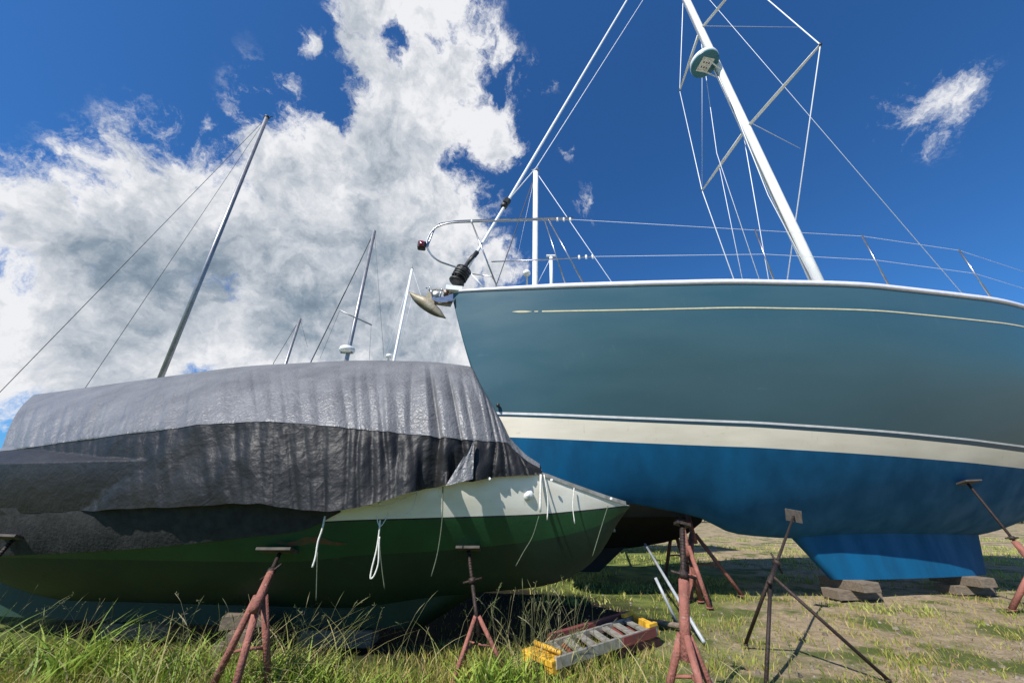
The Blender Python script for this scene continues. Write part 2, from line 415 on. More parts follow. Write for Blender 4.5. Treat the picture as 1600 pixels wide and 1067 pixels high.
# toe rail with rubbing strip
for sd, nm in ((1,'toe_rail'),(-1,'toe_rail')):
    g = []
    for st in stt[1:]:
        b = teal.bs(st); z = teal.zs(st); k = .075*min(1, .45+st/3)
        g.append([teal.W(st, sd*(b-.05), z+k), teal.W(st, sd*(b+.012), z+k+.004), teal.W(st, sd*(b+.028), z+k*.6), teal.W(st, sd*(b+.028), z+.004), teal.W(st, sd*(b+.004), z-.010), teal.W(st, sd*(b-.05), z-.012)])
    MB().grid(g, close=True).build(nm, M['rail'], yacht)
# stem head cap
MB().box(teal.W(.05,0,stem_top.z+.045), (.30,.20,.10), (teal.a, teal.n, Vector((0,0,1)))).build('stem_fitting', M['white'], yacht)
# gold cove stripe, near side, with a gap behind its curled end
cv = lerp([(776,487.5),(830,487),(1000,484),(1200,479.5)])
def cove(s0, s1, n, hw, end=False):
    g = []
    for i in range(n+1):
        st = s0 + (s1-s0)*i/n
        zc = teal.line(cv, min(st,4.0)) if st <= 4.0 else cove.z4 + (teal.zs(st)-teal.zs(4.0))
        if st <= 4.0: cove.z4 = zc
        w = hw*(1 if not end else max(.15, sin(pi*(i+.3)/(n+.6))))
        row = [teal.W(st, teal.half(st, zc+d)+o, zc+d) for d, o in ((-w,.0),(-w,.005),(w,.005),(w,.0))]
        g.append(row)
    return g
MB().grid(cove(1.52, 12.5, 60, .011), sm=False).build('cove_stripe', M['gold'], yacht)
MB().grid(cove(1.05, 1.36, 10, .018, True), sm=False).build('stripe_scroll', M['gold'], yacht)
MB().grid(cove(1.40, 1.46, 2, .009), sm=False).build('stripe_scroll', M['gold'], yacht)
# long keel and rudder
g = []
for t in frange(0, 1, 8):
    zt = 1.2 - t*.95
    s0, s1 = 5.3+.8*t, 9.6-.4*t; row = []
    for k in range(16):
        a = 2*pi*k/16; row.append(teal.W((s0+s1)/2 + (s1-s0)/2*cos(a), .22*(1-.25*t)*sin(a), zt))
    g.append(row)
mbk = MB().grid(g, close=True); o_ = len(mbk.v); mbk.add(g[-1], [tuple(range(16))]); mbk.build('keel', M['blue'], yacht)
mbr = MB().prism([teal.W(12.2,-.03,2.0), teal.W(13.0,-.03,2.2), teal.W(12.95,-.03,.5), teal.W(12.3,-.03,.45)], teal.n*.06); mbr.build('rudder', M['blue'], yacht)
# cabin trunk
zc = teal.zs(7)
g = []
for st, hw, hh in ((4.6,.45,.03),(5.0,.62,.28),(6.5,.85,.40),(9.5,.95,.48),(9.9,.93,.46),(9.92,.9,.02)):
    z = teal.zs(st)
    g.append([teal.W(st, hw*q, z+hh*e) for q, e in ((1.06,0),(1.0,.75),(.9,.98),(.4,1.08),(-.4,1.08),(-.9,.98),(-1,.75),(-1.06,0))])
cab = MB().grid(g, sm=False).build('cabin', M['deck'], yacht)
for s0, s1 in ((5.6,6.5),(6.8,7.8),(8.1,9.1)):
    MB().grid([[teal.W(st, (.745+.04*(st-5.6))*1.03+.13, teal.zs(st)+d) for d in (.12,.28)] for st in frange(s0,s1,4)], sm=False).build('window', M['glass'], cab, solid=.01)
# ---- spars and standing rigging
mfoot = teal.T(1275,440)[0]; m1 = teal.T(1195,265)[0]; m2 = teal.T(1072,0)[0]
mdir = (m2-m1).normalized(); mf = m1 - mdir*((m1.z-4.3)/mdir.z); mtop = mf + mdir*20.0
def on_mast(z): return mf + mdir*((z-mf.z)/mdir.z)
mast = MB().tube([mf, on_mast(8), on_mast(16), mtop], [.145,.145,.14,.12], 20, sy=.78).build('mast', M['alu'], yacht)
MB().tube([on_mast(4.6)-teal.a*.15, mtop-teal.a*.135], .016, 6).build('sail_track', M['alu_grey'], mast)
# boom
MB().tube([on_mast(5.9)+teal.a*.15, on_mast(5.9)+teal.a*5.0+Vector((0,0,.15))], .09, 14).build('boom', M['alu'], yacht)
def tip(px, py, st):                   # point of a spreader end on the athwartships plane of station st
    r = ray(px, py); t = (teal.O + teal.a*st - EYE).dot(teal.a)/r.dot(teal.a); return EYE + r*t
sp_pairs = []
for (tpx, mpx) in (((1097,298),(1172,203)), ((1062,142),(1113,52))):
    root = teal.T(*mpx)[0]; root = on_mast(root.z); sroot = (root-teal.O).dot(teal.a)
    tp = tip(*tpx, sroot + .12)
    off = tp - root; hh = off.dot(teal.n)
    far = root + teal.a*off.dot(teal.a) - teal.n*hh + Vector((0,0,off.z))
    for e in (tp, far):
        MB().tube([root, root*.5+e*.5, e], [.055,.05,.032], 12, sy=.5).build('spreader', M['alu_grey'] if 0 else M['alu'], yacht)
        MB().lathe(e-Vector((0,0,.03)), (0,0,1), [(.02,0),(.035,.02),(.035,.05),(.02,.07)], 10).build('spreader_boot', M['black'], yacht)
    sp_pairs.append((tp, far))
cpl = teal.W(8.3, teal.bs(8.3)-.08, teal.zs(8.3)); cpf = teal.W(8.3, -teal.bs(8.3)+.08, teal.zs(8.3))
(l1, f1), (l2, f2) = sp_pairs
def wire(name, pts, r, m=None, par=None): return MB().tube(pts, r, 6).build(name, m or M['wire'], par or yacht)
chain = tip(1147, 438, 7.6); chain.z = max(chain.z, 0)
wire('shroud', [chain, l1, l2, on_mast(19.5)], .014)
wire('shroud', [cpf, f1, f2, on_mast(19.5)], .014)
wire('shroud', [tip(1186,436,8.0), tip(1120,240,8.0), on_mast(17.0)], .010)
wire('shroud', [cpf+teal.a*.3, on_mast(12.0)], .010)
wire('shroud', [tip(1160,437,7.2), tip(1132,300,7.4), l1+Vector((.02,0,0)) + (on_mast(l1.z)-l1)*.42], .008)
wire('lower_stay', [l1, on_mast(16.6)], .006)
fs0 = teal.T(745,395)[0]; fs1 = teal.T(980,0)[0]; fd = (fs1-fs0).normalized()
furl = [fs0 - fd*.55, fs0 - fd*.1, teal.T(790,320)[0], fs1, fs0 + fd*((mtop.z-fs0.z)/fd.z)]
wire('forestay', furl, [.028,.030,.030,.030,.026])
h0 = teal.T(795,312,.06)[0]; h1 = teal.T(838,262,.05)[0]; h2 = teal.T(1005,0,.05)[0]
wire('halyard', [h0, h1, h2, h2+(h2-h1).normalized()*5.2], .010)
wire('backstay', [mtop, teal.W(13.2, 0, teal.zs(13.2))], .008)
wire('halyard', [teal.T(1133,135,.16)[0], teal.T(1200,305,.16)[0], on_mast(5.0)-teal.a*.17+teal.n*.1], .009)
# diamond wires between mast and frame edge
wire('topping_lift', [on_mast(teal.T(1112,45)[0].z)+teal.a*.12, teal.T(1250,43,-1.0)[0]], .010)
wire('running_stay', [on_mast(teal.T(1176,190)[0].z)+teal.a*.12, teal.T(1250,232,-1.2)[0]], .010)
# furler black parts
dr = teal.T(718,433)[0]
drum = MB()
ax = fd
drum.lathe(dr-ax*.16, ax, [(.03,0),(.13,.01),(.15,.03),(.15,.05),(.10,.07),(.10,.22),(.15,.24),(.155,.27),(.13,.30),(.05,.33),(.04,.62),(.028,.72)], 22)
for k in range(9):
    a = k*.71; rr = .125 if k % 2 else .14
    u = ax.cross(teal.n).normalized(); w = ax.cross(u)
    c = dr + ax*(-.02+.025*k)
    drum.tube([c + (u*cos(a+j*.42)+w*sin(a+j*.42))*rr for j in range(16)], .014, 6)
drum.build('furling_drum', M['black'], yacht)
MB().tube([dr+ax*.3, fs0+fd*.02], .045, 10).build('furler_sleeve', M['black'], yacht)
sw = teal.T(790,318)[0]
mbs = MB().lathe(sw-fd*.14, fd, [(.03,0),(.07,.02),(.075,.09),(.05,.11),(.05,.16),(.08,.18),(.08,.25),(.03,.28)], 14)
mbs.box(sw+fd*.02+teal.n*.05, (.13,.08,.10), (fd, teal.n, fd.cross(teal.n)))
mbs.build('halyard_swivel', M['black'], yacht)
# ---- pulpit
pul = thing('pulpit', '', ''); del pul['label'], pul['category']; pul.parent = yacht; pul.matrix_parent_inverse = yacht.matrix_world.inverted()
COLR = .017
def tp(px, py, h): return teal.T(px, py, h)[0]
pulpit = bpy.data.objects.remove(pul)
loop = curve([tp(895,343,.62), tp(850,343.5,.52), tp(735,347,.24), tp(702,349,.15), tp(681,356,.07), tp(670,370,0.02), tp(667,384,0), tp(673,397,0), tp(686,408,.01), tp(705,415,.02), tp(718,419,.04)], 8)
pb = MB().tube(loop, COLR, 10)
pb.tube(curve([tp(667,384,0)+Vector((.0,.03,0)), tp(682,354,-.07), tp(704,347.5,-.12), tp(738,344.5,-.2), tp(895,340,-.3)], 8), COLR, 10)
pbo = pb.build('pulpit_rail', M['steel'], yacht)
MB().tube([tp(768,409,.22), tp(850,406,.45), tp(926,401,.70)], .012, 8).build('pulpit_mid_rail', M['steel'], yacht)
for a, b in (((737,347,.24),(778,452,.16)), ((857,343,.54),(914,447,.75))):
    MB().tube([tp(*a), tp(*b)], .015, 8).build('pulpit_leg', M['steel'], yacht)
MB().tube([tp(850,341,-.3), tp(885,449,-.3)], .015, 8).build('pulpit_leg', M['steel'], yacht)
MB().tube([tp(737,428,.02), tp(768,432,.1), tp(775,442,.14)], .010, 8).build('pulpit_brace', M['steel'], yacht)
MB().tube([tp(736,428,.05), tp(758,452,.1)], .015, 8).build('pulpit_brace', M['white'], yacht)
for q in ((737,346.5,.24),(871,343,.57),(881,343,.6),(891,343,.63),(905,402,.66),(916,401.5,.68),(926,401,.7)):
    p = tp(*q); MB().lathe(p-Vector((0,0,.045)), (0,0,1), [(.008,0),(.02,.012),(.02,.075),(.008,.09)], 10).build('lifeline_fitting', M['white'], yacht)
def stan(st): return teal.W(st, teal.bs(st)-.06, teal.zs(st)+.05)
for st in (5.2, 7.2, 9.4, 11.6):
    MB().tube([stan(st), stan(st)+Vector((0,0,1.15))], .013, 8).build('stanchion', M['steel'], yacht)
wire('lifeline', [tp(891,343,.63), stan(5.2)+Vector((0,0,1.13))] + [stan(s)+Vector((0,0,1.13)) for s in (7.2,9.4,11.6)], .0035)
wire('lifeline', [tp(926,401,.7), stan(5.2)+Vector((0,0,.60))] + [stan(s)+Vector((0,0,.60)) for s in (7.2,9.4,11.6)], .0035)
# bow light: red and dark housing
bl = tp(659,384,0)
lt = MB().box(bl, (.15,.11,.17), (teal.a, teal.n, Vector((0,0,1))), bev=.3).build('bow_light', M['black'], yacht)
MB().lathe(bl-Vector((0,0,.06))+teal.n*.035, (0,0,1), [(.03,0),(.055,.01),(.055,.11),(.03,.12)], 14).build('lens', M['red'], lt)
MB().tube([bl+teal.a*.06, tp(670,384,0)], .02, 8).build('light_bracket', M['steel'], lt)
# anchor roller and plough anchor
ar = MB()
for hh in (.07,-.07):
    ar.prism([tp(674,462,hh), tp(682,465,hh), tp(694,464,hh), tp(708,459,hh), tp(708,470,hh), tp(692,473,hh), tp(682,472,hh), tp(675,468,hh)], teal.n*.010)
ar.tube([tp(672,450,.075), tp(676,464,.075)], .012, 8); ar.tube([tp(672,450,-.075), tp(676,464,-.075)], .012, 8); ar.tube([tp(672,450,.08), tp(672,450,-.08)], .014, 8)
ar.tube([tp(690,452,.075), tp(688,464,.075)], .012, 8); ar.tube([tp(690,452,.08), tp(690,452,-.08)], .014, 8)
aro = ar.build('anchor_roller', M['steel'], yacht)
MB().lathe(tp(681,459,.055), -teal.n, [(.06,0),(.035,.03),(.035,.08),(.06,.11)], 18).build('roller_wheel', M['white'], aro)
MB().lathe(tp(697,456,.055), -teal.n, [(.05,0),(.03,.03),(.03,.08),(.05,.11)], 18).build('roller_wheel', pm('rusty_brown_metal', (.22,.09,.05), (.35,.30,.26), 20, .6, metal=.3), aro)
ch = MB()
for k in range(9):
    c_ = tp(678+4*k, 453-1.2*math.sin(k*.5)+ .5*k, 0); d_ = teal.a if k % 2 else (teal.a*.8+teal.n*.6).normalized()
    w_ = Vector((0,0,1)) if k % 2 else teal.n
    ch.tube([c_ + teal.a*.028*cos(q*pi/5) + w_*.016*sin(q*pi/5) for q in range(11)], .006, 5)
ch.build('anchor_chain', M['anchor'], yacht)
an = thing('anchor', 'galvanised plough anchor with a long curved fluke hanging at the bow roller', 'anchor', tuple(tp(668,478,0)))
top = [(639,457),(645,468),(654,478),(666,487),(680,494),(696,498)]
wing = [(639,457),(655,462),(667,466),(677,474),(688,485),(696,498)]
g = []
for i in range(6):
    k = .085*sin(pi*(i+.15)/5.4)
    a_ = tp(*top[i], 0); 
    g.append([tp(*wing[i], k), tp((wing[i][0]*.55+top[i][0]*.45),(wing[i][1]*.5+top[i][1]*.5), k*.55), a_, tp((wing[i][0]*.55+top[i][0]*.45),(wing[i][1]*.5+top[i][1]*.5), -k*.55), tp(*wing[i], -k)])
gg = [[r_[j] for r_ in g] for j in range(5)]
dense = [curve(r_, 4) for r_ in gg]
MB().grid(dense).build('fluke', M['anchor'], an, solid=.02)
MB().prism([tp(664,466,.02), tp(676,474,.02), tp(704,478,.02), tp(708,470,.02), tp(690,466,.02), tp(680,458,.02), tp(672,452,.02)], -teal.n*.04).build('shank', M['anchor'], an)
MB().tube([tp(672,453,.05), tp(666,450,0), tp(672,453,-.05)], .012, 8).build('shackle', M['steel'], an)
# radome on the mast front
rc = tp(1101,100,0.0); q = on_mast(rc.z)
ru = Vector((0,0,1))
rd = MB().lathe(rc, ru, [(.05,-.035),(.40,-.03),(.43,0),(.435,.06),(.42,.14),(.34,.22),(.18,.265),(.03,.275)], 36)
rdo = rd.build('radar_dome', [M['white']], yacht)
MB().lathe(rc-ru*.04, ru, [(.05,-.012),(.405,-.010),(.425,.008)], 36).build('dome_base', pm('blue_underside', (.02,.14,.21), (.03,.17,.24), 5, .4), rdo)
br = MB()
axm = (q-rc); axm.z = 0; axm.normalize(); axs = axm.cross(ru)
for sd in (-1,1):
    br.tube([rc - axm*.16 + axs*.17*sd - ru*.075, rc + axs*.16*sd - ru*.085, q - ru*.45 + axs*.1*sd], .022, 8)
br.box(rc - ru*.065, (.40,.42,.02), (axm, axs, ru)); br.tube([rc-axm*.16+axs*.17-ru*.075, rc-axm*.16-axs*.17-ru*.075], .02, 8)
br.box(q - ru*.42, (.16,.22,.12), (axm, axs, ru), bev=.3)
br.build('radar_bracket', M['white'], yacht)
for k in range(6):
    MB().lathe(rc - ru*.082 + axm*(-.09+.09*(k % 3)) + axs*(.07 if k < 3 else -.07), -ru, [(.022,0),(.022,.006)], 10).build('bracket_hole', M['black'], yacht)
# small deck hardware on the stem: bobstay eye seen by the tarpaulin
e1 = tp(778,636,.12); MB().lathe(e1, (0,0,1), [(.012,0),(.028,.01),(.028,.05),(.015,.06)], 10).build('through_hull_fitting', M['black'], yacht)

# ================================================================== THE GREEN BOAT UNDER ITS TARPAULIN
g_tip = at(985, 790, 4.2)
ga = Hull((g_tip.x, g_tip.y), radians(180-6), -1, 8.4,
    smooth([(0,0),(.15,.10),(.5,.30),(1,.54),(1.6,.76),(2.5,.98),(4,1.15),(6,1.08),(7.5,.85),(8.4,.68)]),
    lerp([(0,.85),(1,.6),(3,.35),(8.4,.4)]))
sh = lerp([(845,742),(893,759),(940,776),(985,790)])
pts = [(0, g_tip.z)]
for st in (.25,.5,.75,.95):
    p = ga.W(st, ga.bs(st), 0); pts.append((st, zsolve(p.x, p.y, sh)))
zq = pts[-1][1]; pts += [(1.5, zq+.05), (2.5, zq+.07), (4, zq+.05), (6, zq+.05), (8.4, zq+.12)]
ga.zs = smooth(pts)
prof = [(0, g_tip.z)]
for q, h in [((975,803),0),((962,822),0),((950,845),0),((930,872),.05),((890,898),.15),((840,908),.3),((750,914),.4),((640,924),.5),((500,940),.5)]:
    p, st = ga.T(*q, h); prof.append((st, p.z - h*.30))
prof += [(6, prof[-1][1]-.0), (8.4, prof[-1][1]+.5)]
ga.zk = smooth(prof)
def gline(pp, far):
    f = lerp(pp); smp = []
    for st in (.08,.3,.6,1.0,1.5,2.0,2.6,3.2): smp.append((st, ga.line(f, st)))
    smp.append((8.4, smp[-1][1]+far)); sf = smooth(smp)
    return lambda st: sf(st) if st > .05 else smp[0][1]
c_w = gline([(400,821),(530,815),(700,810),(845,805),(930,797),(985,790.5)], 0)
c_k = gline([(400,886),(500,870),(640,864),(800,850),(880,838),(940,820),(985,793)], 0)
old = thing('covered_boat', 'green bottomed boat with weathered white topsides under a grey and black tarpaulin', 'boat', (-3, 4.4, 0))
stg = [0,.02,.05,.1,.15,.2,.28,.36,.45,.55,.7,.85] + frange(1.0, 8.4, 44)
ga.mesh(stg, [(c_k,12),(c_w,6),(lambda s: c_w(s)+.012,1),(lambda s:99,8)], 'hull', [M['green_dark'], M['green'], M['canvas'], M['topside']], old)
ga.deck(stg, M['deck'], old)
for sd in (1,-1):
    g = []
    for st in stg[2:]:
        b, z = ga.bs(st), ga.zs(st)
        g.append([ga.W(st, sd*(b-.04), z+.03), ga.W(st, sd*(b+.012), z+.03), ga.W(st, sd*(b+.014), z-.006), ga.W(st, sd*(b-.04), z-.008)])
    MB().grid(g, close=True, sm=False).build('gunwale', M['lad_grey'], old)
g = []
for st, zt in ((2.0,0),(2.3,.5),(3.0,.75),(5.0,.75),(5.6,.6),(5.7,0)):
    g.append([ga.W(st, .62*q, ga.zs(st)+.04+zt*e) for q, e in ((1,0),(.92,.85),(.5,1),(-.5,1),(-.92,.85),(-1,0))])
MB().grid(g, sm=False).build('cabin', M['deck'], old)
g = []
for t in frange(0,1,6):
    zt = .66 - t*.50; s0, s1 = 1.25+.9*t, 7.4; row = []
    for k in range(14):
        a = 2*pi*k/14; row.append(ga.W((s0+s1)/2+(s1-s0)/2*cos(a), .15*sin(a), zt))
    g.append(row)
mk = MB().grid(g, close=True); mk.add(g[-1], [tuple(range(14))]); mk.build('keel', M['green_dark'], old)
# round fitting and white batten on the topside
def gs(px, py, o=.0):                  # point of the near topside seen there
    h = .8
    for _ in range(12):
        p, st = ga.T(px, py, h); h = ga.half(max(st,.02), p.z)+o
    return p
MB().lathe(gs(825,773), ga.n, [(.05,-.01),(.052,.008),(.03,.016),(.018,.035),(.004,.04)], 16).build('vent_fitting', M['white'], old)
# scrape of rust and old paint
sc_ = []
for t in frange(0,1,14):
    x = 433 + 112*t; hw = 9*sin(pi*(t*.92+.06))*(.7+.4*noise.noise(Vector((t*9,0,0))))
    sc_.append([gs(x, 847-hw+3*sin(9*t), .004), gs(x, 847+hw*.7+3*sin(9*t), .004)])
MB().grid(sc_).build('rust_scrape', M['rust_patch'], old)

# ---- tarpaulin
cover = thing('boat_cover', 'crinkled silver grey tarpaulin with black lower band draped over the green boat', 'tarpaulin', (-2, 4.4, 1.4))
ctl = [((400,571),(400,657),(400,787),.12), ((470,567),(470,661),(470,796),.13), ((530,564),(530,666),(515,799),.17), ((590,563),(590,672),(582,786),.20),
       ((632,564),(634,677),(634,771),.20), ((646,564),(650,679),(652,767),.16), ((654,564.5),(662,680),(660,765.5),.03), ((664,565),(678,682),(680,761),.03), ((674,565.5),(690,683),(689,758.5),.16),
       ((684,566),(700,684),(699,756.5),.17), ((691,567),(712,685),(707,755),.03), ((700,568),(722,686),(726,752.5),.03), ((710,569),(735,687),(736,751),.13), ((722,570.5),(749,688),(750,749),.12), ((735,573),(762,689),(765,747),.06),
       ((749,597),(779,690),(792,744),.05), ((766,628),(791,692),(812,743),.05), ((789,681),(804,703),(828,742),.05), ((815,713),(826,722),(839,741),.045), ((846,739),(847,740),(848,741),.04)]
NC = len(ctl)-1
def halfcol(i, j):
    q = ctl[i][j]
    if j == 0 or i == NC: 
        p, st = ga.T(*q, 0 if j == 0 else ga.bs(.95)*.5); h = 0 if j == 0 else ga.bs(.95)*.5
        return (st, h, p.z)
    h = .8
    for _ in range(14):
        p, st = ga.T(*q, h); b = ga.bs(max(st,.05))
        h = (b+ctl[i][3]) if j == 2 else (b+.05)*lerp([(0,1),(700,1),(762,.97),(779,.85),(804,.75),(900,.75)])(ctl[i][1][0])
    return (st, h, p.z)
cols = [[halfcol(i, j) for j in range(3)] for i in range(NC+1)]
last = cols[NC]; tipz = last[0][2]
cols[NC] = [(last[0][0], 0, tipz), (last[0][0]+.0, .25, tipz-.0), (last[2][0], ga.bs(last[2][0])+.03, ga.zs(last[2][0])+.02)]
r0, b0, h0_ = cols[0]
ext = []
for ds in (3.4, 2.4, 1.2):
    st = r0[0]+ds; b = ga.bs(min(st, 8.4))
    ext.append([(st, 0, r0[2]-.10*ds+.02), (b0[0]+ds, b+.05, b0[2]-.05*ds), (h0_[0]+ds, b+.10, h0_[2]-.03*ds)])
cols = ext + cols
NU, NV = 420, 110
us = [0]
for i in range(1, len(cols)):
    a, b = cols[i-1], cols[i]; us.append(us[-1] + .5*(abs(a[0][0]-b[0][0])+abs(a[2][0]-b[2][0])) + (.10 if (i < 5 or i > NC-2) else .015))
tot = us[-1]; us = [u/tot for u in us]
fR = [[smooth([(us[i], cols[i][j][k]) for i in range(len(cols))]) for k in range(3)] for j in range(3)]
VB = .45                                # share of the columns above the seam
def tarp_point(u, v):
    R_ = [f(u) for f in fR[0]]; B_ = [f(u) for f in fR[1]]; H_ = [f(u) for f in fR[2]]
    if v < VB: t = v/VB; p = [R_[k]+(B_[k]-R_[k])*t for k in range(3)]; bulge = .09*sin(pi*t)
    else: t = (v-VB)/(1-VB); p = [B_[k]+(H_[k]-B_[k])*t for k in range(3)]; bulge = .02*sin(pi*t)
    return p[0], p[1]+bulge*.6, p[2]+bulge*.6
def rid(x): return 1-abs(2*(x-math.floor(x))-1)
def tarp_fold(u, v, sd):
    L_ = u*tot
    a = max(0, min(1, (u-.55)/.30)); env = sin(min(1, v*2.2)*pi/2)
    near_end = max(0, 1-(1-u)/.14)
    fan = L_ + (u-.72)*v*.9            # folds fan out from the ridge end
    n1 = noise.noise(Vector((fan*4.4, v*.7, 3.1*sd)))
    n2 = noise.noise(Vector((fan*11 + 1.5*n1, v*1.1, 7.7*sd)))
    n3 = noise.noise(Vector((L_*1.6 + v*1.6, v*2.0, 11)))
    n4 = noise.noise(Vector((L_*11 + v*12, v*8 - L_*3, 5)))
    n5 = noise.noise(Vector((L_*1.1, 0, 21)))
    sharp = 1-2*min(1, abs(n1)*2.6)**.6    # narrow creases between broad flats
    big = .35 + .9*max(0, n5+.45)
    d = env*(1-near_end)*(a*big*(-.052*sharp + .040*n2) + (1-a)*(.010*n2 - .007*sharp) + .030*n3 + .006*n4)
    if v > VB: d += (.030*noise.noise(Vector((L_*2.2, v*4, 2))) + .012*noise.noise(Vector((L_*7, v*5, 8))))*(1-near_end)
    return d
def tarp_half(sd, v0, v1, n):
    g = []
    for i in range(NU+1):
        u = i/NU; row = []
        for j in range(n+1):
            v = v0+(v1-v0)*j/n
            st, h, z = tarp_point(u, v); d = tarp_fold(u, v, sd)
            # waviness of the free hem
            if v > .93: z += .014*noise.noise(Vector((u*26,0,1)))*(v-.93)/.07*min(1,(1-u)/.1)
            hh = max(0, h + d*(.8 if v>.02 else 0)); zz_ = z + d*.45*(1 if v < .6 else max(0, (1-v)/.4))*min(1, .12+abs(v-VB)*5)
            sc0 = min(max(st,.03),8.4); zg = ga.zs(sc0)
            if v > .3 and zz_ < zg+.25:
                lim = ga.half(sc0, min(zz_, zg)) + .025 - max(0, zz_-zg-.05)*1.2
                hh = max(hh, lim)
            row.append(ga.W(st, sd*hh, zz_))
        g.append(row)
    return g
sil = MB(); sil.grid(tarp_half(1, 0, VB+.006, 56)); sil.grid(tarp_half(-1, 0, VB+.006, 40))
so = sil.build('silver_panel', M['tarp_silver'], cover, merge=.0008)
for s_, sd in ((1,1),(2,-1)):
    gk = tarp_half(sd, VB, 1.0, 60)
    gk = [[p - ga.n*sd*.006 for p in r_] for r_ in gk]
    MB().grid(gk).build('black_panel', M['tarp_black'], cover)
# dark inner flap hanging low at the left
fl = []
for i in range(61):
    t = i/60; x = -260 + 792*t; 
    yb = smooth([(-260,880),(200,858),(400,838),(470,829),(532,800)])(x); yt = yb-75*min(1,(1-t)*6+.1)
    row = []
    for k in range(9):
        y = yt+(yb-yt)*k/8; p = gs(x, y, .018 + .012*noise.noise(Vector((x*.03,y*.02,0)))); row.append(p)
    fl.append(row)
MB().grid(fl).build('inner_flap', M['canvas'], cover)
# folded-over corner showing the silver face
def tarp_px(px, py, o=.03):
    h = .9
    for _ in range(10):
        p, st = ga.T(px, py, h); h = ga.bs(max(st,.05))+o
    return p
cf = []
for i in range(13):
    t = i/12; a = Vector((741-2*t, 688+60*t)); b = Vector((739-43*t, 690+69*t))
    cf.append([tarp_px(a.x+(b.x-a.x)*k/6, a.y+(b.y-a.y)*k/6, .19+.012*sin(k*2.2+i*.4)-.06*(1-t)) for k in range(7)])
MB().grid(cf).build('folded_corner', M['tarp_silver'], cover)
# tie cords
def cord(pts, m='rope', r=.005, o=.03):
    P = [tarp_px(x, y, o) for x, y in pts]
    return MB().tube(curve(P, 5), r, 6).build('tie_cord', M[m], cover)
cord([(508,806),(503,828),(497,846),(493,870),(488,886)], r=.008)
cord([(594,812),(592,835),(588,860),(581,888),(579,903),(585,898),(591,880),(592,858),(593,838)], r=.007)
cord([(588,806),(594,822),(606,806)], r=.004)
cord([(593,850),(597,890),(601,920)], 'rope_dark', .004)
cord([(496,862),(495,900),(494,938)], 'rope_dark', .004)
cord([(692,760),(691,810),(684,862),(674,900)], 'rope_dark', .005)
cord([(845,741),(844,800)], r=.012)
cord([(850,741),(856,780),(855,812)], r=.006)
cord([(897,762),(895,790),(898,818)], r=.005)
cord([(842,806),(832,838),(818,862),(806,884)], 'rope_dark', .004)
cord([(950,790),(940,822),(926,868)], 'rope_dark', .004)
cord([(562,786),(600,790),(655,768)], r=.004, o=.06)
cord([(652,770),(640,800),(600,810)], r=.0035)
for px, py in ((593,786),(700,757),(765,748),(862,750),(955,779)):
    p = tarp_px(px, py, .07); MB().lathe(p, ga.n, [(.006,-.004),(.014,0),(.014,.004),(.006,.006)], 10).build('grommet', M['white'], cover)

# ================================================================== YACHTS BEHIND (their hulls mostly hidden by the two near boats)
def back_boat(label, foot, top, r, stays=(), hullm='hullwhite', L=9, spread=None, mastm='alu_grey', extra=None, ang=0, hz=1.35):
    foot = Vector(foot); top = Vector(top)
    d = (top-foot).normalized()
    t = thing('moored_sailboat' if 0 else 'distant_sailboat', label, 'sailboat', (foot.x, foot.y, 0), 'sailboats laid up in the yard behind')
    h = Hull((foot.x - L*.42*cos(ang), foot.y - L*.42*sin(ang)), ang, 1, L, smooth([(0,0),(.5,.35),(2,.95),(4.5,1.35),(7,1.3),(L,.9)]), lerp([(0,.9),(3,.4),(L,.4)]))
    h.zk = smooth([(0,hz+1.15),(.8,hz-.2),(2,hz-.62),(4,hz-.8),(7,hz-.55),(L,hz+.1)]); h.zs = smooth([(0,hz+1.2),(4,hz+.92),(L,hz+1.0)])
    sts = frange(0, L, 22)
    h.mesh(sts, [(lambda s: hz+.02, 7),(lambda s: 99, 5)], 'hull', [M['antifoul'], M[hullm]], t); h.deck(sts, M['deck'], t)
    MB().prism([h.W(3.4,-.08,hz-.6), h.W(5.2,-.08,hz-.6), h.W(5.4,-.08,.18), h.W(4.0,-.08,.18)], h.n*.16).build('keel', M['antifoul'], t)
    g = [[h.W(st, .6*q, hz+.98+zt*e) for q, e in ((1,0),(.9,.9),(-.9,.9),(-1,0))] for st, zt in ((2.6,0),(3.2,.35),(5.8,.45),(6.0,0))]
    MB().grid(g, sm=False).build('cabin', M['deck'], t)
    f0 = foot + d*((hz+.9-foot.z)/d.z)
    m = MB().tube([f0, top], r, 12).build('mast', M[mastm], t)
    for s_ in stays:
        MB().tube([Vector(q) for q in s_[0]], s_[1], 6).build('stay', M[s_[2] if len(s_) > 2 else 'wire_dark'], t)
    if spread:
        a, b = spread; MB().tube([a, b], r*.35, 8).build('spreader', M[mastm], t)
    return t, f0, d
def deckpt(px, Y, z=2.3): p = at(px, 600, Y); k = p.x/ (Y); return Vector((p.x, Y, z))
# left edge mast
Y=10; tp_ = at(417,184,Y); ft = at(300,470,Y)
t, f0, d = back_boat('grey masted yacht at far left edge, mast head showing against blue sky', ft, tp_, .075, L=9, ang=.2,
    stays=(([tp_, Vector((tp_.x-5.5, Y+.5, 2.4))], .010), ([tp_, Vector((tp_.x+1.5-5, Y+1.2, 2.4))], .008)))
MB().lathe(tp_, d, [(.09,-.03),(.10,0),(.10,.05),(.04,.07)], 10).build('masthead', M['black'], t)
MB().tube([tp_+Vector((-.16,0,.02)), tp_+Vector((.24,0,.04))], .02, 6).build('masthead_crane', M['black'], t)
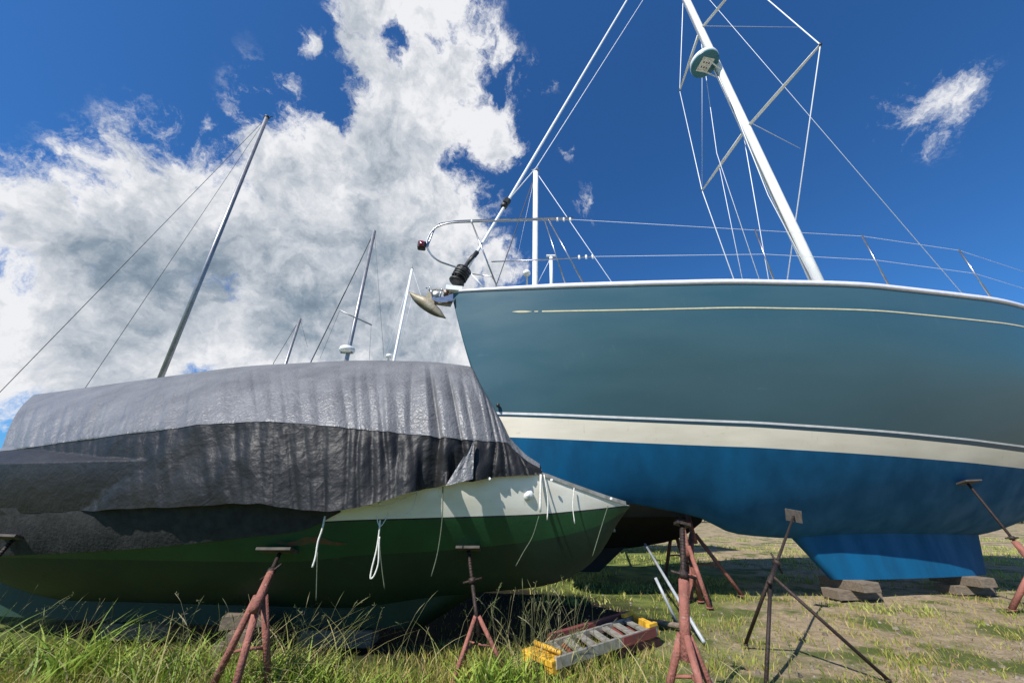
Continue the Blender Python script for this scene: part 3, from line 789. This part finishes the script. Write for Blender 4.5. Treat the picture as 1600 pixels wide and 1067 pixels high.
# small left pair
Y=17; tp_ = at(469,498,Y); ft = at(447,566,Y)
back_boat('yacht with a short dark mast rising behind left part of the tarpaulin', ft, tp_, .075, hullm='hullnavy', L=8, ang=-.15,
    stays=(([tp_, at(428,566,Y), at(420,590,Y)], .014), ([tp_, at(475,530,Y)+Vector((.1,.3,-.3))], .006)))
# main left mast with radar
Y=14; tp_ = at(585,361,Y); ft = at(543,556,Y)
t, f0, d = back_boat('yacht with a tall dark grey mast, white radar low on it and long leaning stay', ft, tp_, .085, L=9.5, ang=.1,
    stays=(([tp_, at(562,410,Y), at(487,563,Y), at(478,582,Y)], .022), ([tp_, at(600,560,Y+.8)], .006), ([at(531,485,Y), at(500,560,Y)], .006), ([at(580,507,Y), at(577,562,Y)], .006)),
    spread=(at(531,485,Y-.4), at(581,508,Y+.3)))
q = at(544,548,Y); MB().lathe(q+Vector((0,-.1,0)), (0,0,1), [(.1,-.12),(.30,-.09),(.32,0),(.28,.10),(.10,.15)], 22).build('radar_dome', M['white'], t)
MB().tube([q+Vector((-.25,-.1,-.13)), q+Vector((.25,-.1,-.13))], .035, 8).build('radar_mount', M['alu_grey'], t)
# slim light mast
Y=18; tp_ = at(644,420,Y); ft = at(616,560,Y)
t, f0, d = back_boat('yacht with a slim pale mast standing between the dark mast and the anchor', ft, tp_, .07, L=9, mastm='alu', ang=-.1,
    stays=(([tp_, at(690,560,Y+.5)], .006,'wire'), ([tp_+Vector((0,0,-.3)), at(602,560,Y)], .008,'wire'), ([at(646,455,Y), at(622,557,Y)], .006,'wire')),
    spread=None)
q = at(608,556,Y); MB().lathe(q, (0,0,1), [(.06,-.5),(.06,-.09),(.15,-.08),(.16,0),(.13,.08),(.03,.10)], 14).build('ventilator', M['white'], t)
MB().lathe(tp_, (0,0,1), [(.09,0),(.02,.05),(.015,.35)], 8).build('masthead', M['alu_grey'], t)
# white mast seen over the teal deck
Y=13; tp_ = at(837,268,Y); ft = at(836,448,Y)
t, f0, d = back_boat('yacht with a thick white mast standing behind the teal bow rail', ft, tp_, .125, L=9.5, mastm='alu', ang=.05,
    stays=(([tp_, at(955,440,Y+.3), at(975,475,Y+.4)], .013,'wire'), ([at(832,285,Y), at(775,447,Y), at(768,470,Y)], .022), ([tp_, at(800,440,Y+1.0)], .006,'wire'), ([at(861,402,Y), at(838,447,Y)],.010,'wire')))
MB().lathe(tp_-Vector((0,0,.05)), (0,0,1), [(.13,0),(.16,.02),(.16,.08),(.05,.1)], 10).build('masthead', M['alu_grey'], t)
MB().tube([tp_+Vector((-.22,0,.1)), tp_+Vector((.2,0,.14))], .02, 6).build('masthead_crane', M['alu_grey'], t)
MB().tube([tp_+Vector((.1,0,.1)), tp_+Vector((.12,0,.4))], .012, 6).build('aerial', M['alu_grey'], t)
po = MB().tube([at(861,452,Y)-Vector((0,0,.6)), at(861,402,Y)], .075, 12); po.box(at(861,400,Y), (.42,.12,.07), bev=.3); po.build('radar_post', M['alu'], t)
q = at(823,427,Y); MB().lathe(q, (0,0,1), [(.04,-1.0),(.04,-.1),(.14,-.09),(.17,0),(.15,.08),(.05,.12)], 16).build('ventilator', M['white'], t)

# dark mastless boat added between the near bows so its shadow darkens the gap
lb_ = Hull((4.25, 7.9), radians(176), -1, 6.2, smooth([(0,0),(.4,.3),(1.5,.8),(3.5,1.1),(6.2,.9)]), lerp([(0,.9),(2,.5),(6.2,.4)]))
lb_.zk = smooth([(0,1.75),(.5,1.0),(1.2,.66),(2.5,.52),(6.2,.60)]); lb_.zs = smooth([(0,1.85),(3,1.55),(6.2,1.5)])
t = thing('added_dark_boat', 'low dark hull added to darken the gap behind the tip of the green boat', 'boat', (2,7.9,0))
lb_.mesh(frange(0,6.2,24), [(lambda s: 1.1,8),(lambda s:99,4)], 'hull', [M['antifoul'], M['hullnavy']], t)
lb_.deck(frange(0,6.2,24), M['deck'], t)
MB().prism([lb_.W(2.0,-.1,.62), lb_.W(5.4,-.1,.62), lb_.W(5.2,-.1,.16), lb_.W(2.6,-.1,.16)], lb_.n*.2).build('keel', M['antifoul'], t)

# ================================================================== BOAT STANDS
def stand(label, apex, foot_r, top, padc=None, pipe=.026, colr=None, colm=None, rot=0, padn=None, screw_r=.016, ccol='rust', group='steel boat stands propping the hulls', braces=True, padm='pad'):
    apex = Vector(apex); top = Vector(top)
    t = thing('boat_stand', label, 'boat stand', (apex.x, apex.y, 0), group)
    d = (top-apex).normalized()
    c0 = apex - d*.16
    MB().tube([c0, apex + d*min(.30, (top-apex).length*.45)], colr or pipe*1.25, 12).build('column', M[colm or ccol], t)
    for k in range(3):
        a = rot + 2*pi*k/3
        f = Vector((apex.x + foot_r*cos(a), apex.y + foot_r*sin(a), .01))
        mb = MB().tube([apex + Vector((cos(a),sin(a),0))*pipe*1.1 - d*.02, f], pipe, 10)
        mb.lathe(f - Vector((0,0,.01)), (0,0,1), [(pipe*1.6,0),(pipe*1.6,.012)], 10)
        mb.build('leg', M[ccol], t)
        if braces:
            mm = apex*.45 + f*.55; MB().tube([mm, Vector((apex.x, apex.y, mm.z+.02))], pipe*.45, 6).build('brace', M[ccol], t)
    s = MB().tube([apex + d*.1, top], screw_r, 10)
    L_ = (top-apex).length
    for k in range(int(L_/.022)):        # thread turns
        s.lathe(apex + d*(.12+k*.022), d, [(screw_r,0),(screw_r*1.16,.006),(screw_r,.012)], 8) if .12+k*.022 < L_-.02 else None
    s.build('screw', M['screw'], t)
    hb = apex + d*min(.34, L_*.5); u = d.cross(Vector((0,1,0))).normalized()
    MB().tube([hb-u*.09, hb+u*.09], .010, 8).lathe(hb-d*.02, d, [(.034,0),(.034,.04)], 8).build('handle', M['screw'], t)
    if padc:
        n = Vector(padn or d).normalized(); x = Vector((1,0,0)); x = (x - n*x.dot(n)).normalized(); y = n.cross(x)
        MB().box(Vector(top)+n*.015, (padc, padc*.85, .022), (x, y, n)).build('pad', M[padm], t)
    return t
# left, under the green hull
p = gs(437,864,.03); apx = at(408,928,3.25)
stand('rusty red stand with black screw and wide pad at left under the green hull', apx, .22, p, .30, rot=.96, pipe=.025, padn=(0,.25,1))
# middle
p = gs(732,860,.03); apx = at(744,958,3.75)
stand('rusty red tripod stand with small dark pad under middle of the green hull', apx, .27, p, .22, rot=-2.15, pipe=.017, colm='screw', colr=.017, padn=(0,.25,1))
# large near one, right
stand('large pale red stand nearest the camera in front of the blue keel', at(1070,985,3.0), .22, at(1066,822,3.12), .10, rot=-1.62, pipe=.024, colr=.034, screw_r=.019, padm='screw')
# right edge: shade painted into the stand by the dark screw colour
stand('stand coloured dark for shade at right edge with long splayed legs', at(1206,900,3.9), .60, teal.T(1240,806,.95)[0], .18, rot=-2.5, pipe=.015, screw_r=.012, ccol='screw', braces=False)
# beneath the teal bow and behind
for lb, apq, topq, Y, fr, rt in (('slim rusty stand behind the large stand, leg splayed right toward the lit grass', (1082,832), (1078,800), 6.9, .55, -.25),
      ('rusty stand half hidden left of the large stand beneath the blue hull', (1052,826), (1050,806), 8.2, .3, .6),
      ('rusty stand far back just right of the large stand screw', (1072,850), (1070,812), 6.2, .22, .9)):
    a_ = at(*apq, Y); stand(lb, a_, fr, at(*topq, Y)+Vector((0,.2,.35)), .2, pipe=.032, rot=rt)
# outer stands, beyond the photographed strip, that carry the two boats
for st, z0 in ((8.0,.55),(10.6,.8)):
    h = teal.half(st, 1.6); c = teal.W(st, h+.05, 1.58)
    stand('red stand under the aft part of the teal yacht, %s' % ('beside the keel' if st < 9 else 'toward the stern'), c+teal.n*.25-Vector((0,0,1.05)), .4, c, .25, pipe=.03, rot=.4)
st=6.0; h=ga.half(st,.95); c=ga.W(st,h+.03,.95)
stand('red stand toward the left end of the green hull', c+ga.n*.15-Vector((0,0,.5)), .3, c, .25, pipe=.028, rot=.8)

# keel blocks of timber
def blocks(base, ang, n, label, size=(.55,.2,.16)):
    for k in range(n):
        a = ang + (pi/2 if k % 2 else 0) + .08*(k-1)
        ax = (Vector((cos(a),sin(a),0)), Vector((-sin(a),cos(a),0)), Vector((0,0,1)))
        o = MB().box(Vector(base)+Vector((0,0,size[2]*(k+.5))), size, ax, bev=.08).build('timber_block', M['wood'])
        tag(o, label[k], 'timber block', 'timber blocks under the keels')
blocks(ga.W(3.0,.0,0), .1, 1, ['grey timber block on the grass under the fore end of the green keel'], (.7,.24,.14))
blocks(ga.W(5.2,.0,0), .1, 1, ['grey timber block on the grass under the after end of the green keel'], (.7,.24,.14))
blocks(ga.W(3.75,.42,0), .3, 3, ['lowest block of the timber stack beside the green keel','middle block of the timber stack beside the green keel','topmost block of the timber stack beside the green keel'], (.36,.15,.11))
blocks(teal.W(6.4,0,0), .17, 2, ['lower timber under the front of the blue keel','upper timber under the front of the blue keel'], (.7,.3,.125))
blocks(teal.W(8.6,0,0), .17, 2, ['lower timber under the rear of the blue keel','upper timber under the rear of the blue keel'], (.7,.3,.125))
# loose boards on the ground between the boats
for i, (a, b, lb) in enumerate((((960,797),(1000,806),'pale weathered board lying far off under the teal bow'),((1006,806),(1042,812),'short grey board behind the stands beneath the bow'),((918,884),(946,884),'small pale plank on the dark ground right of the green hull'))):
    p, q = on_ground(a[0], max(a[1],812)+8*i), on_ground(b[0], max(b[1],814)+8*i)
    if i == 2: p, q = on_ground(*a), on_ground(*b)
    d = (q-p); L_ = min(d.length, 4); d.normalize(); n_ = Vector((-d.y,d.x,0))
    o = MB().box((p+q)/2+Vector((0,0,.06 if i==2 else .3)), (L_,.2,.06), (d, n_, Vector((0,0,1)))).build('plank', M['wood']); tag(o, lb, 'plank', 'loose planks on the ground')

# ================================================================== STEPLADDER LYING IN THE GRASS
lad = thing('stepladder', 'folded stepladder with yellow ends and faded red back rails lying in the grass', 'stepladder', tuple(on_ground(930,1005)))
A_, B_ = on_ground(868,1036,.11), on_ground(1026,984,.11); C_, D_ = on_ground(838,1004,.11), on_ground(986,964,.11)
def lp(t, w, z=0): 
    n = A_*(1-t)+B_*t; f = C_*(1-t)+D_*t; q = n*(1-w)+f*w; return Vector((q.x, q.y, q.z+z))
def bar(a, b, w, h, mat, nm, par=lad):
    d = (b-a); L_ = d.length; d.normalize(); n_ = Vector((-d.y, d.x, 0)).normalized(); up = d.cross(n_)
    if up.z < 0: up = -up
    return MB().box((a+b)/2, (L_, w, h), (d, n_, up)).build(nm, mat, par)
bar(lp(0,0), lp(1,0), .028, .075, M['lad_grey'], 'rail'); bar(lp(0,.72,.0), lp(1,.86), .028, .06, M['lad_grey'], 'rail')
for k in range(7):
    t = .09+.132*k; bar(lp(t,.02,.01), lp(t,.75+.1*t,.01), .075, .022, M['lad_grey'], 'step')
bar(lp(.10,.95,.01), lp(1.0,1.08,.01), .05, .08, M['lad_red'], 'back_rail'); bar(lp(.55,.10,-.09), lp(1.02,.02,-.10), .03, .07, M['lad_red'], 'back_rail')
bar(lp(.60,-.06,.0), lp(.97,-.06,.0), .012, .07, M['lad_red'], 'warning_panel')
for k in range(5):
    t = .2+.17*k; bar(lp(t,.12,-.05), lp(t,.98,-.02), .06, .03, M['lad_red'], 'back_strut')
cap = MB(); c = lp(-.035,.38,.0); d = (B_-A_).normalized(); n_ = Vector((-d.y,d.x,0))
cap.box(c, (.16,.36,.05), (d, n_, Vector((0,0,1))), bev=.3); cap.box(c+n_*.12-Vector((0,0,.03))-d*.05, (.07,.1,.08), (d,n_,Vector((0,0,1)))); cap.box(c-n_*.13-Vector((0,0,.03))-d*.04, (.06,.1,.08), (d,n_,Vector((0,0,1))))
cap.tube([c-n_*.16+d*.05+Vector((0,0,.05)), c+n_*.16+d*.05+Vector((0,0,.05))], .02, 8); cap.build('top_cap', M['yellow'], lad)
bar(lp(1.0,.0,.0), lp(1.0,.92,.0), .06, .08, M['yellow'], 'foot_bar'); bar(lp(.90,.0,.055), lp(1.0,0,.055), .04, .03, M['yellow'], 'foot_bracket'); bar(lp(.86,.86,.05), lp(1.0,.9,.05), .04, .03, M['yellow'], 'foot_bracket')

# grey poles leaning, and one on the ground
def pole(a, b, r, lb, m='pipe'):
    a = Vector(a); b = Vector(b); d = (b-a)
    o = MB().tube([a, a+d*.5, b], r, 12).build('pole', M[m]); tag(o, lb, 'pole', 'loose poles beside the stands'); return o
pole(at(1008,850,6.6), on_ground(1100,1003,.02), .019, 'long pale grey pole leaning down behind the large red stand')
pole(at(1024,902,5.3), on_ground(1058,973,.02), .018, 'shorter grey pole slanting to the ground left of the large stand')
pole(on_ground(1012,970,.03), on_ground(1080,980,.03), .028, 'pale board-like pole lying flat beside the stepladder foot', 'wood')
pole(at(957,825,6.5), on_ground(968,842,.02)+Vector((.05,0,0)), .03, 'short pale stick standing beyond the tip of the green hull')

# ================================================================== GROUND
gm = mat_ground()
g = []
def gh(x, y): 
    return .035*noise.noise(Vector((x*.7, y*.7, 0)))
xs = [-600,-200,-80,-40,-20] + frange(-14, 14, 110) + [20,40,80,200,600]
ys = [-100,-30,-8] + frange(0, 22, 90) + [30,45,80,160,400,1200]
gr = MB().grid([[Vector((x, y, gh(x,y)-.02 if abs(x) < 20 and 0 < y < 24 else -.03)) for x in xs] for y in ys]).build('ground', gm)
tag(gr, None, None, kind='structure')

# blades
def blades(name, mat, spots, label, cat='grass'):
    V, Fc = [], []
    for (x, y, h, w, lean, az, seg) in spots:
        z0 = -.03; ca, sa = cos(az), sin(az); la = random.uniform(0, 2*pi); lx, ly = cos(la)*lean, sin(la)*lean
        o = len(V)
        for k in range(seg+1):
            t = k/seg; ww = w*(1-t)**.7*.5
            cx, cy, cz = x+lx*h*t*t, y+ly*h*t*t, z0+h*t*(1-.25*lean*t)
            if k < seg: V.append((cx-ca*ww, cy-sa*ww, cz)); V.append((cx+ca*ww, cy+sa*ww, cz))
            else: V.append((cx, cy, cz))
        for k in range(seg-1): Fc.append((o+2*k, o+2*k+1, o+2*k+3, o+2*k+2))
        Fc.append((o+2*seg-2, o+2*seg-1, o+2*seg))
    me = bpy.data.meshes.new(name); me.from_pydata(V, [], Fc); me.materials.append(mat)
    ob = bpy.data.objects.new(name, me); COL.objects.link(ob); tag(ob, label, cat, kind='stuff'); return ob
U = random.uniform
def inview(x, y, m=1.62): return abs(x) < m*y+.6
sp1 = []
n = 0
while n < 85000:
    y = 2.7 + 5.5*random.random()**1.5; x = U(-1.5*y, 1.5*y)
    # worn earth on the right, lush on the left
    c = noise.noise(Vector((x*1.1, y*1.1, 9)))
    lush = 1.0 if x < .9 else ((.85 if y < 3.7 + .5*c else .35) if x < 2.2 else .5)
    cc = noise.noise(Vector((x*3.1, y*3.1, 2)))
    if random.random() > lush*(.55+.9*c+.3)*(1 if x < .9 else max(.1, .8+2.2*cc)): n += 1; continue
    if x < 1.3 and y > 4.45 + .3*c and random.random() < .88: n += 1; continue
    h = U(.05,.15)*(1.0 if x < .9 and y < 4.3 else .6)*(1+.9*max(0,c))
    sp1.append((x, y, h, U(.006,.013), U(.2,.9), U(0,pi), 3)); n += 1
blades('grass', mat_blades('short_grass_blades', [(0.142,0.197,0.025),(0.256,0.302,0.041),(0.426,0.382,0.083),(0.199,0.255,0.034),(0.540,0.394,0.165),(0.284,0.186,0.097)]), sp1, 'short yellow green grass covering the yard')
sp2 = []
for _ in range(75000):
    y = U(5.4, 20); x = U(-1.3*y, 1.3*y)
    if noise.noise(Vector((x*.5, y*.5, 4))) < -.05 + max(0,(7-y)*.25) or (x < .3 and y < 7.2): continue
    if random.random() > .65 + 1.2*noise.noise(Vector((x*1.7, y*1.7, 6))): continue
    sp2.append((x, y, U(.05,.14), U(.014,.028), U(.2,.8), U(0,pi), 2))
blades('grass', mat_blades('far_grass_blades', [(.208,.260,.052),(.364,.390,.091),(.546,.494,.182)]), sp2, 'sparse sunlit grass farther off between the boats')
# broad leafy weeds
sp3 = []
for cx, cy, n_, hh, rr in ((-1.9,3.55,160,.42,.35),(-1.55,3.5,120,.34,.3),(-.15,3.5,160,.34,.3),(.1,3.6,110,.26,.3),(-2.7,3.7,150,.40,.4),(-3.6,3.8,170,.5,.5),(-.9,3.4,90,.2,.4),(.95,3.2,50,.16,.3),(-4.6,3.9,120,.45,.5)):
    for _ in range(n_):
        a = U(0,2*pi); q = rr*random.random()**.6
        sp3.append((cx+cos(a)*q, cy+sin(a)*q*.7, hh*U(.4,1)*(1.2-q/rr*.5), U(.014,.030), U(.4,1.1), U(0,pi), 4))
blades('weeds', mat_blades('broad_weed_leaves', [(0.137,0.224,0.027),(0.247,0.358,0.047),(0.384,0.426,0.080)]), sp3, 'leafy green weeds crowding beneath the hulls', 'weeds')
# long arching blades
sp4 = []
for cx, cy, n_ in ((-2.15,3.5,60),(-1.8,3.45,60),(-1.4,3.5,30),(-.5,3.6,16),(.1,3.75,34),(.4,3.8,20),(.9,3.3,24),(1.35,3.2,22),(-2.9,3.6,50),(-3.9,3.8,50),(-5,4,50)):
    for _ in range(n_):
        sp4.append((cx+random.gauss(0,.2), cy+random.gauss(0,.16), U(.25,.5)*(1.35 if -2.6 < cx < -1.2 else 1), U(.006,.012), U(.5,1.5), U(0,pi), 7))
blades('long_grass', mat_blades('long_arching_blades', [(0.192,0.224,0.053),(0.329,0.314,0.106),(0.494,0.403,0.213)]), sp4, 'long arching grass blades rising in front of the dark hull')
# pebbles and clods on the worn earth
pb_ = MB()
for _ in range(900):
    y = 3.2+6*random.random()**1.3; x = U(.7, 1.4*y)
    q_ = U(.006,.022)*(1+.6*(random.random() < .08)); a_ = U(0,pi); vs_ = []
    for k in range(6):
        a = a_+k*pi/3; vs_.append((x+cos(a)*q_*U(.7,1.2), y+sin(a)*q_*U(.7,1.2), gh(x,y)-.022))
    for k in range(6): v_ = vs_[k]; vs_.append((x+(v_[0]-x)*.6, y+(v_[1]-y)*.6, v_[2]+q_*U(.5,.9)))
    pb_.add(vs_, [tuple(range(6,12))]+[(k,(k+1)%6,6+(k+1)%6,6+k) for k in range(6)])
tag(pb_.build('pebbles', mat_blades('pebble_stone', [(.20,.16,.11),(.32,.28,.22),(.14,.11,.08)]), fixn=False), 'scattered small stones on the worn earth', 'stones', kind='stuff')
# tall seeding stalks
V = MB()
spots = [(-2.4,3.5),(-2.0,3.6),(-1.6,3.65),(-.1,3.8),(.12,3.75),(.35,3.9),(.55,4.0),(-.7,3.7),(-2.9,3.7),(.22,3.6),(1.5,3.3),(2.2,3.4),(-3.8,3.8),(-4.9,4.0)]
for cx, cy in spots:
    for _ in range(15 if abs(cx-.2) < .45 or cx < -1.5 else 6):
        x, y = cx+random.gauss(0,.16), cy+random.gauss(0,.12); h = U(.35,.72)*(1 if cx < 1 else .5); la = U(0,2*pi); ln = U(.1,.5)
        hl = U(.74,.9)
        P = [Vector((x+cos(la)*ln*h*t**2.4, y+sin(la)*ln*h*t**2.4, -.02+h*t*(1-.35*ln*t*t))) for t in (0,.3,.55,hl,(1+hl)/2,1)]
        kk = U(.5,1.3); V.tube(P, [.0018,.0016,.0013,.0012,.0045*kk,.0006], 4)
        for q_ in range(random.choice((0,0,6,9))):     # loose seed heads
            c_ = P[3].lerp(P[5], U(0,1)); e_ = Vector((U(-1,1),U(-1,1),U(-.1,1.2))).normalized()*U(.012,.035)
            V.tube([c_, c_+e_*.6, c_+e_], [.0008,.0022,.0005], 3)
V.build('tall_grass', mat_blades('dry_seed_stalks', [(.20,.19,.09),(.10,.13,.045),(.34,.30,.18)]), fixn=False)
tag(bpy.data.objects['tall_grass'], 'tall dry grass stalks gone to seed around the stands', 'grass', kind='stuff')
# wooded edge of the yard, far off: one dense hedge of leaves
V = []; Fc = []
for i in range(16000):
    a = U(-1.0, 1.0); x = 75*a; y = 48 + 5*random.random() + abs(a)*-8
    top_ = 3.2 + 1.5*noise.noise(Vector((x*.12,0,0))) + .8*noise.noise(Vector((x*.5,3,0)))
    z = top_*random.random()**.7; o = len(V); r_ = U(.15,.4)
    u = Vector((U(-1,1),U(-1,1),U(-1,1))).normalized()*r_; w = u.orthogonal().normalized()*r_*.6
    c = Vector((x,y,z)); V += [tuple(c-u), tuple(c+w), tuple(c+u), tuple(c-w)]; Fc.append((o,o+1,o+2,o+3))
me = bpy.data.meshes.new('hedge'); me.from_pydata(V, [], Fc); me.materials.append(M['leaf'])
ob = bpy.data.objects.new('hedge', me); COL.objects.link(ob); tag(ob, 'dark leafy hedge along the far edge of the yard', 'hedge', kind='stuff')

# ================================================================== LIGHT AND SKY
sdir = Vector((-.42, -.58, .74)).normalized()
el = math.asin(sdir.z); az = math.atan2(sdir.x, sdir.y)
sun = bpy.data.objects.new('sun', bpy.data.lights.new('sun', 'SUN')); COL.objects.link(sun)
sun.data.energy = 5.0; sun.data.angle = radians(.5); sun.data.color = (1,.96,.90)
sun.rotation_euler = (-sdir).to_track_quat('-Z', 'Y').to_euler()

w = bpy.data.worlds.new('World'); S.world = w; w.use_nodes = True
N, L = w.node_tree.nodes, w.node_tree.links
N.clear()
out = N.new('ShaderNodeOutputWorld'); bg = N.new('ShaderNodeBackground'); L.new(bg.outputs[0], out.inputs[0])
sky = N.new('ShaderNodeTexSky'); sky.sky_type = 'NISHITA'; sky.sun_disc = False; sky.sun_elevation = el; sky.sun_rotation = az
sky.air_density = 1.0; sky.dust_density = .3; sky.ozone_density = 3.0; sky.altitude = 200
tc = N.new('ShaderNodeTexCoord'); D = tc.outputs['Generated']
def math_(op, a, b=None, c=None, clamp=False):
    n = N.new('ShaderNodeMath'); n.operation = op; n.use_clamp = clamp
    for i, q in enumerate((a, b, c)):
        if q is None: continue
        if isinstance(q, (int, float)): n.inputs[i].default_value = q
        else: L.new(q, n.inputs[i])
    return n.outputs[0]
def vm(op, a, b):
    n = N.new('ShaderNodeVectorMath'); n.operation = op
    for i, q in enumerate((a, b)):
        if isinstance(q, (tuple, Vector)): n.inputs[i].default_value = tuple(q)
        else: L.new(q, n.inputs[i])
    return n.outputs['Value'] if op in ('DISTANCE','DOT_PRODUCT') else n.outputs[0]
def noisew(vec, sc, det, rough, lac=2.0, dist=0):
    n = N.new('ShaderNodeTexNoise'); n.inputs['Scale'].default_value = sc; n.inputs['Detail'].default_value = det
    n.inputs['Roughness'].default_value = rough; n.inputs['Lacunarity'].default_value = lac; n.inputs['Distortion'].default_value = dist
    L.new(vec, n.inputs['Vector']); return n
def mrange(v, a, b, c=0, d=1, smooth_=True):
    n = N.new('ShaderNodeMapRange'); n.interpolation_type = 'SMOOTHSTEP' if smooth_ else 'LINEAR'
    for i, q in zip((1,2,3,4), (a,b,c,d)): n.inputs[i].default_value = q
    L.new(v, n.inputs[0]); return n.outputs[0]
warp = noisew(D, 6, 6, .6)
wv = vm('SCALE', vm('SUBTRACT', warp.outputs['Color'], (.5,.5,.5)), (0,0,0)); wv.node.inputs['Scale'].default_value = .15
Dw = vm('ADD', D, wv)
def blob(px, py, r, k=1.0):
    c = ray(px, py).normalized(); ct = 1/ (1 + ((px-800)**2+(py-533)**2)/F**2)**.5
    rr = r/F*ct*ct*1.0 + r/F*ct*.25
    return math_('MULTIPLY', mrange(vm('DISTANCE', Dw, c), rr*1.45, rr*.05), k)
def union(lst, op='MAXIMUM'):
    r_ = blob(*lst[0])
    for q in lst[1:]: r_ = math_(op, r_, blob(*q))
    return r_
cl = union([(575,5,75),(650,0,75),(575,90,62),(635,135,85),(705,125,62),(600,200,95),(690,205,92),(755,214,60),(520,230,64),(445,275,76),
            (560,300,140),(670,290,92),(620,380,140),(455,400,150),(690,345,66),(610,480,140),(480,510,150),(690,530,110),(560,570,130),(425,550,120),(735,405,36,.7),
            (300,350,140),(250,470,170),(100,420,130),(60,520,160),(780,405,36,.75),(20,320,100,.8),(170,560,140)])
wis = union([(735,50,50,.55),(765,110,50,.52),(470,70,26,.36),(840,130,34,.30),(890,228,24,.31),(920,310,34,.29),(785,160,40,.5),(1300,600,60,.4),(1430,160,90,.36)])
dens = math_('MAXIMUM', cl, wis)
hole = union([(612,64,40,.42),(722,262,34,.40),(500,150,40,.4),(690,55,30,.25)])
dens = math_('SUBTRACT', dens, hole)
fb = noisew(Dw, 4.6, 11, .62)
fb2 = noisew(Dw, 19, 8, .70)
def billow(vec):
    v = N.new('ShaderNodeTexVoronoi'); v.feature = 'F1'; v.inputs['Scale'].default_value = 9; v.inputs['Detail'].default_value = 4
    v.inputs['Roughness'].default_value = .55; v.inputs['Lacunarity'].default_value = 2.3; v.normalize = True
    L.new(vec, v.inputs['Vector']); return math_('SUBTRACT', 1.0, v.outputs['Distance'])
w2 = noisew(D, 14, 6, .6)
w2v = vm('SCALE', vm('SUBTRACT', w2.outputs['Color'], (.5,.5,.5)), (0,0,0)); w2v.node.inputs['Scale'].default_value = .07
Db = vm('ADD', Dw, w2v)
b1 = billow(Db)
nn = math_('ADD', math_('MULTIPLY', math_('SUBTRACT', fb.outputs['Fac'], .5), 2.2), math_('MULTIPLY', math_('SUBTRACT', fb2.outputs['Fac'], .5), 1.9))
nn = math_('ADD', nn, math_('MULTIPLY', math_('SUBTRACT', b1, .6), .9))
field = math_('ADD', math_('MULTIPLY', dens, 1.42), nn)
alpha = mrange(field, .38, 1.0)
alpha = math_('MULTIPLY', alpha, mrange(dens, .02, .25))
# cloud body: relief from the same fields sampled a step toward the sun, greyer where it is deep
b1l = billow(vm('ADD', Db, Vector((-.012,.0,.020))))
fbl = noisew(vm('ADD', Dw, Vector((-.018,.004,.035))), 4.6, 6, .58)
rel = math_('ADD', math_('MULTIPLY', math_('SUBTRACT', fb.outputs['Fac'], fbl.outputs['Fac']), 2.0), math_('MULTIPLY', math_('SUBTRACT', b1, b1l), .9))
rel = math_('ADD', rel, math_('MULTIPLY', math_('SUBTRACT', b1, .6), .38))
grey = union([(570,400,120,.75),(450,330,90,.55),(640,470,110,.7),(480,470,110,.7),(540,150,90,.4),(600,240,100,.42),(620,540,80,.3),(250,430,170,.7),(690,300,60,.2)])
lown = noisew(Dw, 3.4, 5, .5)
sh_ = math_('ADD', math_('ADD', 1.0, rel), math_('MULTIPLY', math_('SUBTRACT', lown.outputs['Fac'], .5), 1.25))
sh_ = math_('SUBTRACT', sh_, math_('MULTIPLY', grey, .56))
thick = mrange(field, .6, 1.5, 0, .16)
sh_ = math_('SUBTRACT', sh_, thick, clamp=True)
cr = N.new('ShaderNodeValToRGB'); L.new(sh_, cr.inputs[0])
e = cr.color_ramp.elements; e[0].position = 0; e[0].color = (.13,.19,.27,1); e[1].position = 1; e[1].color = (.92,.93,.96,1)
q = e.new(.35); q.color = (.30,.37,.45,1); q = e.new(.7); q.color = (.62,.66,.72,1)
SKY_S = .063
skc = N.new('ShaderNodeMix'); skc.data_type = 'RGBA'; skc.blend_type = 'MULTIPLY'; skc.inputs[0].default_value = 1
L.new(sky.outputs[0], skc.inputs[6]); skc.inputs[7].default_value = (.47,1.08,1.68,1)
clc = N.new('ShaderNodeMix'); clc.data_type = 'RGBA'; clc.blend_type = 'MULTIPLY'; clc.inputs[0].default_value = 1
L.new(cr.outputs[0], clc.inputs[6]); CB = .69/SKY_S; clc.inputs[7].default_value = (CB,CB,CB,1)
mx = N.new('ShaderNodeMix'); mx.data_type = 'RGBA'; L.new(alpha, mx.inputs[0]); L.new(skc.outputs[2], mx.inputs[6]); L.new(clc.outputs[2], mx.inputs[7])
L.new(mx.outputs[2], bg.inputs[0]); bg.inputs[1].default_value = SKY_S

S.view_settings.view_transform = 'Standard'; S.view_settings.look = 'None'; S.view_settings.gamma = 1; S.view_settings.exposure = .45
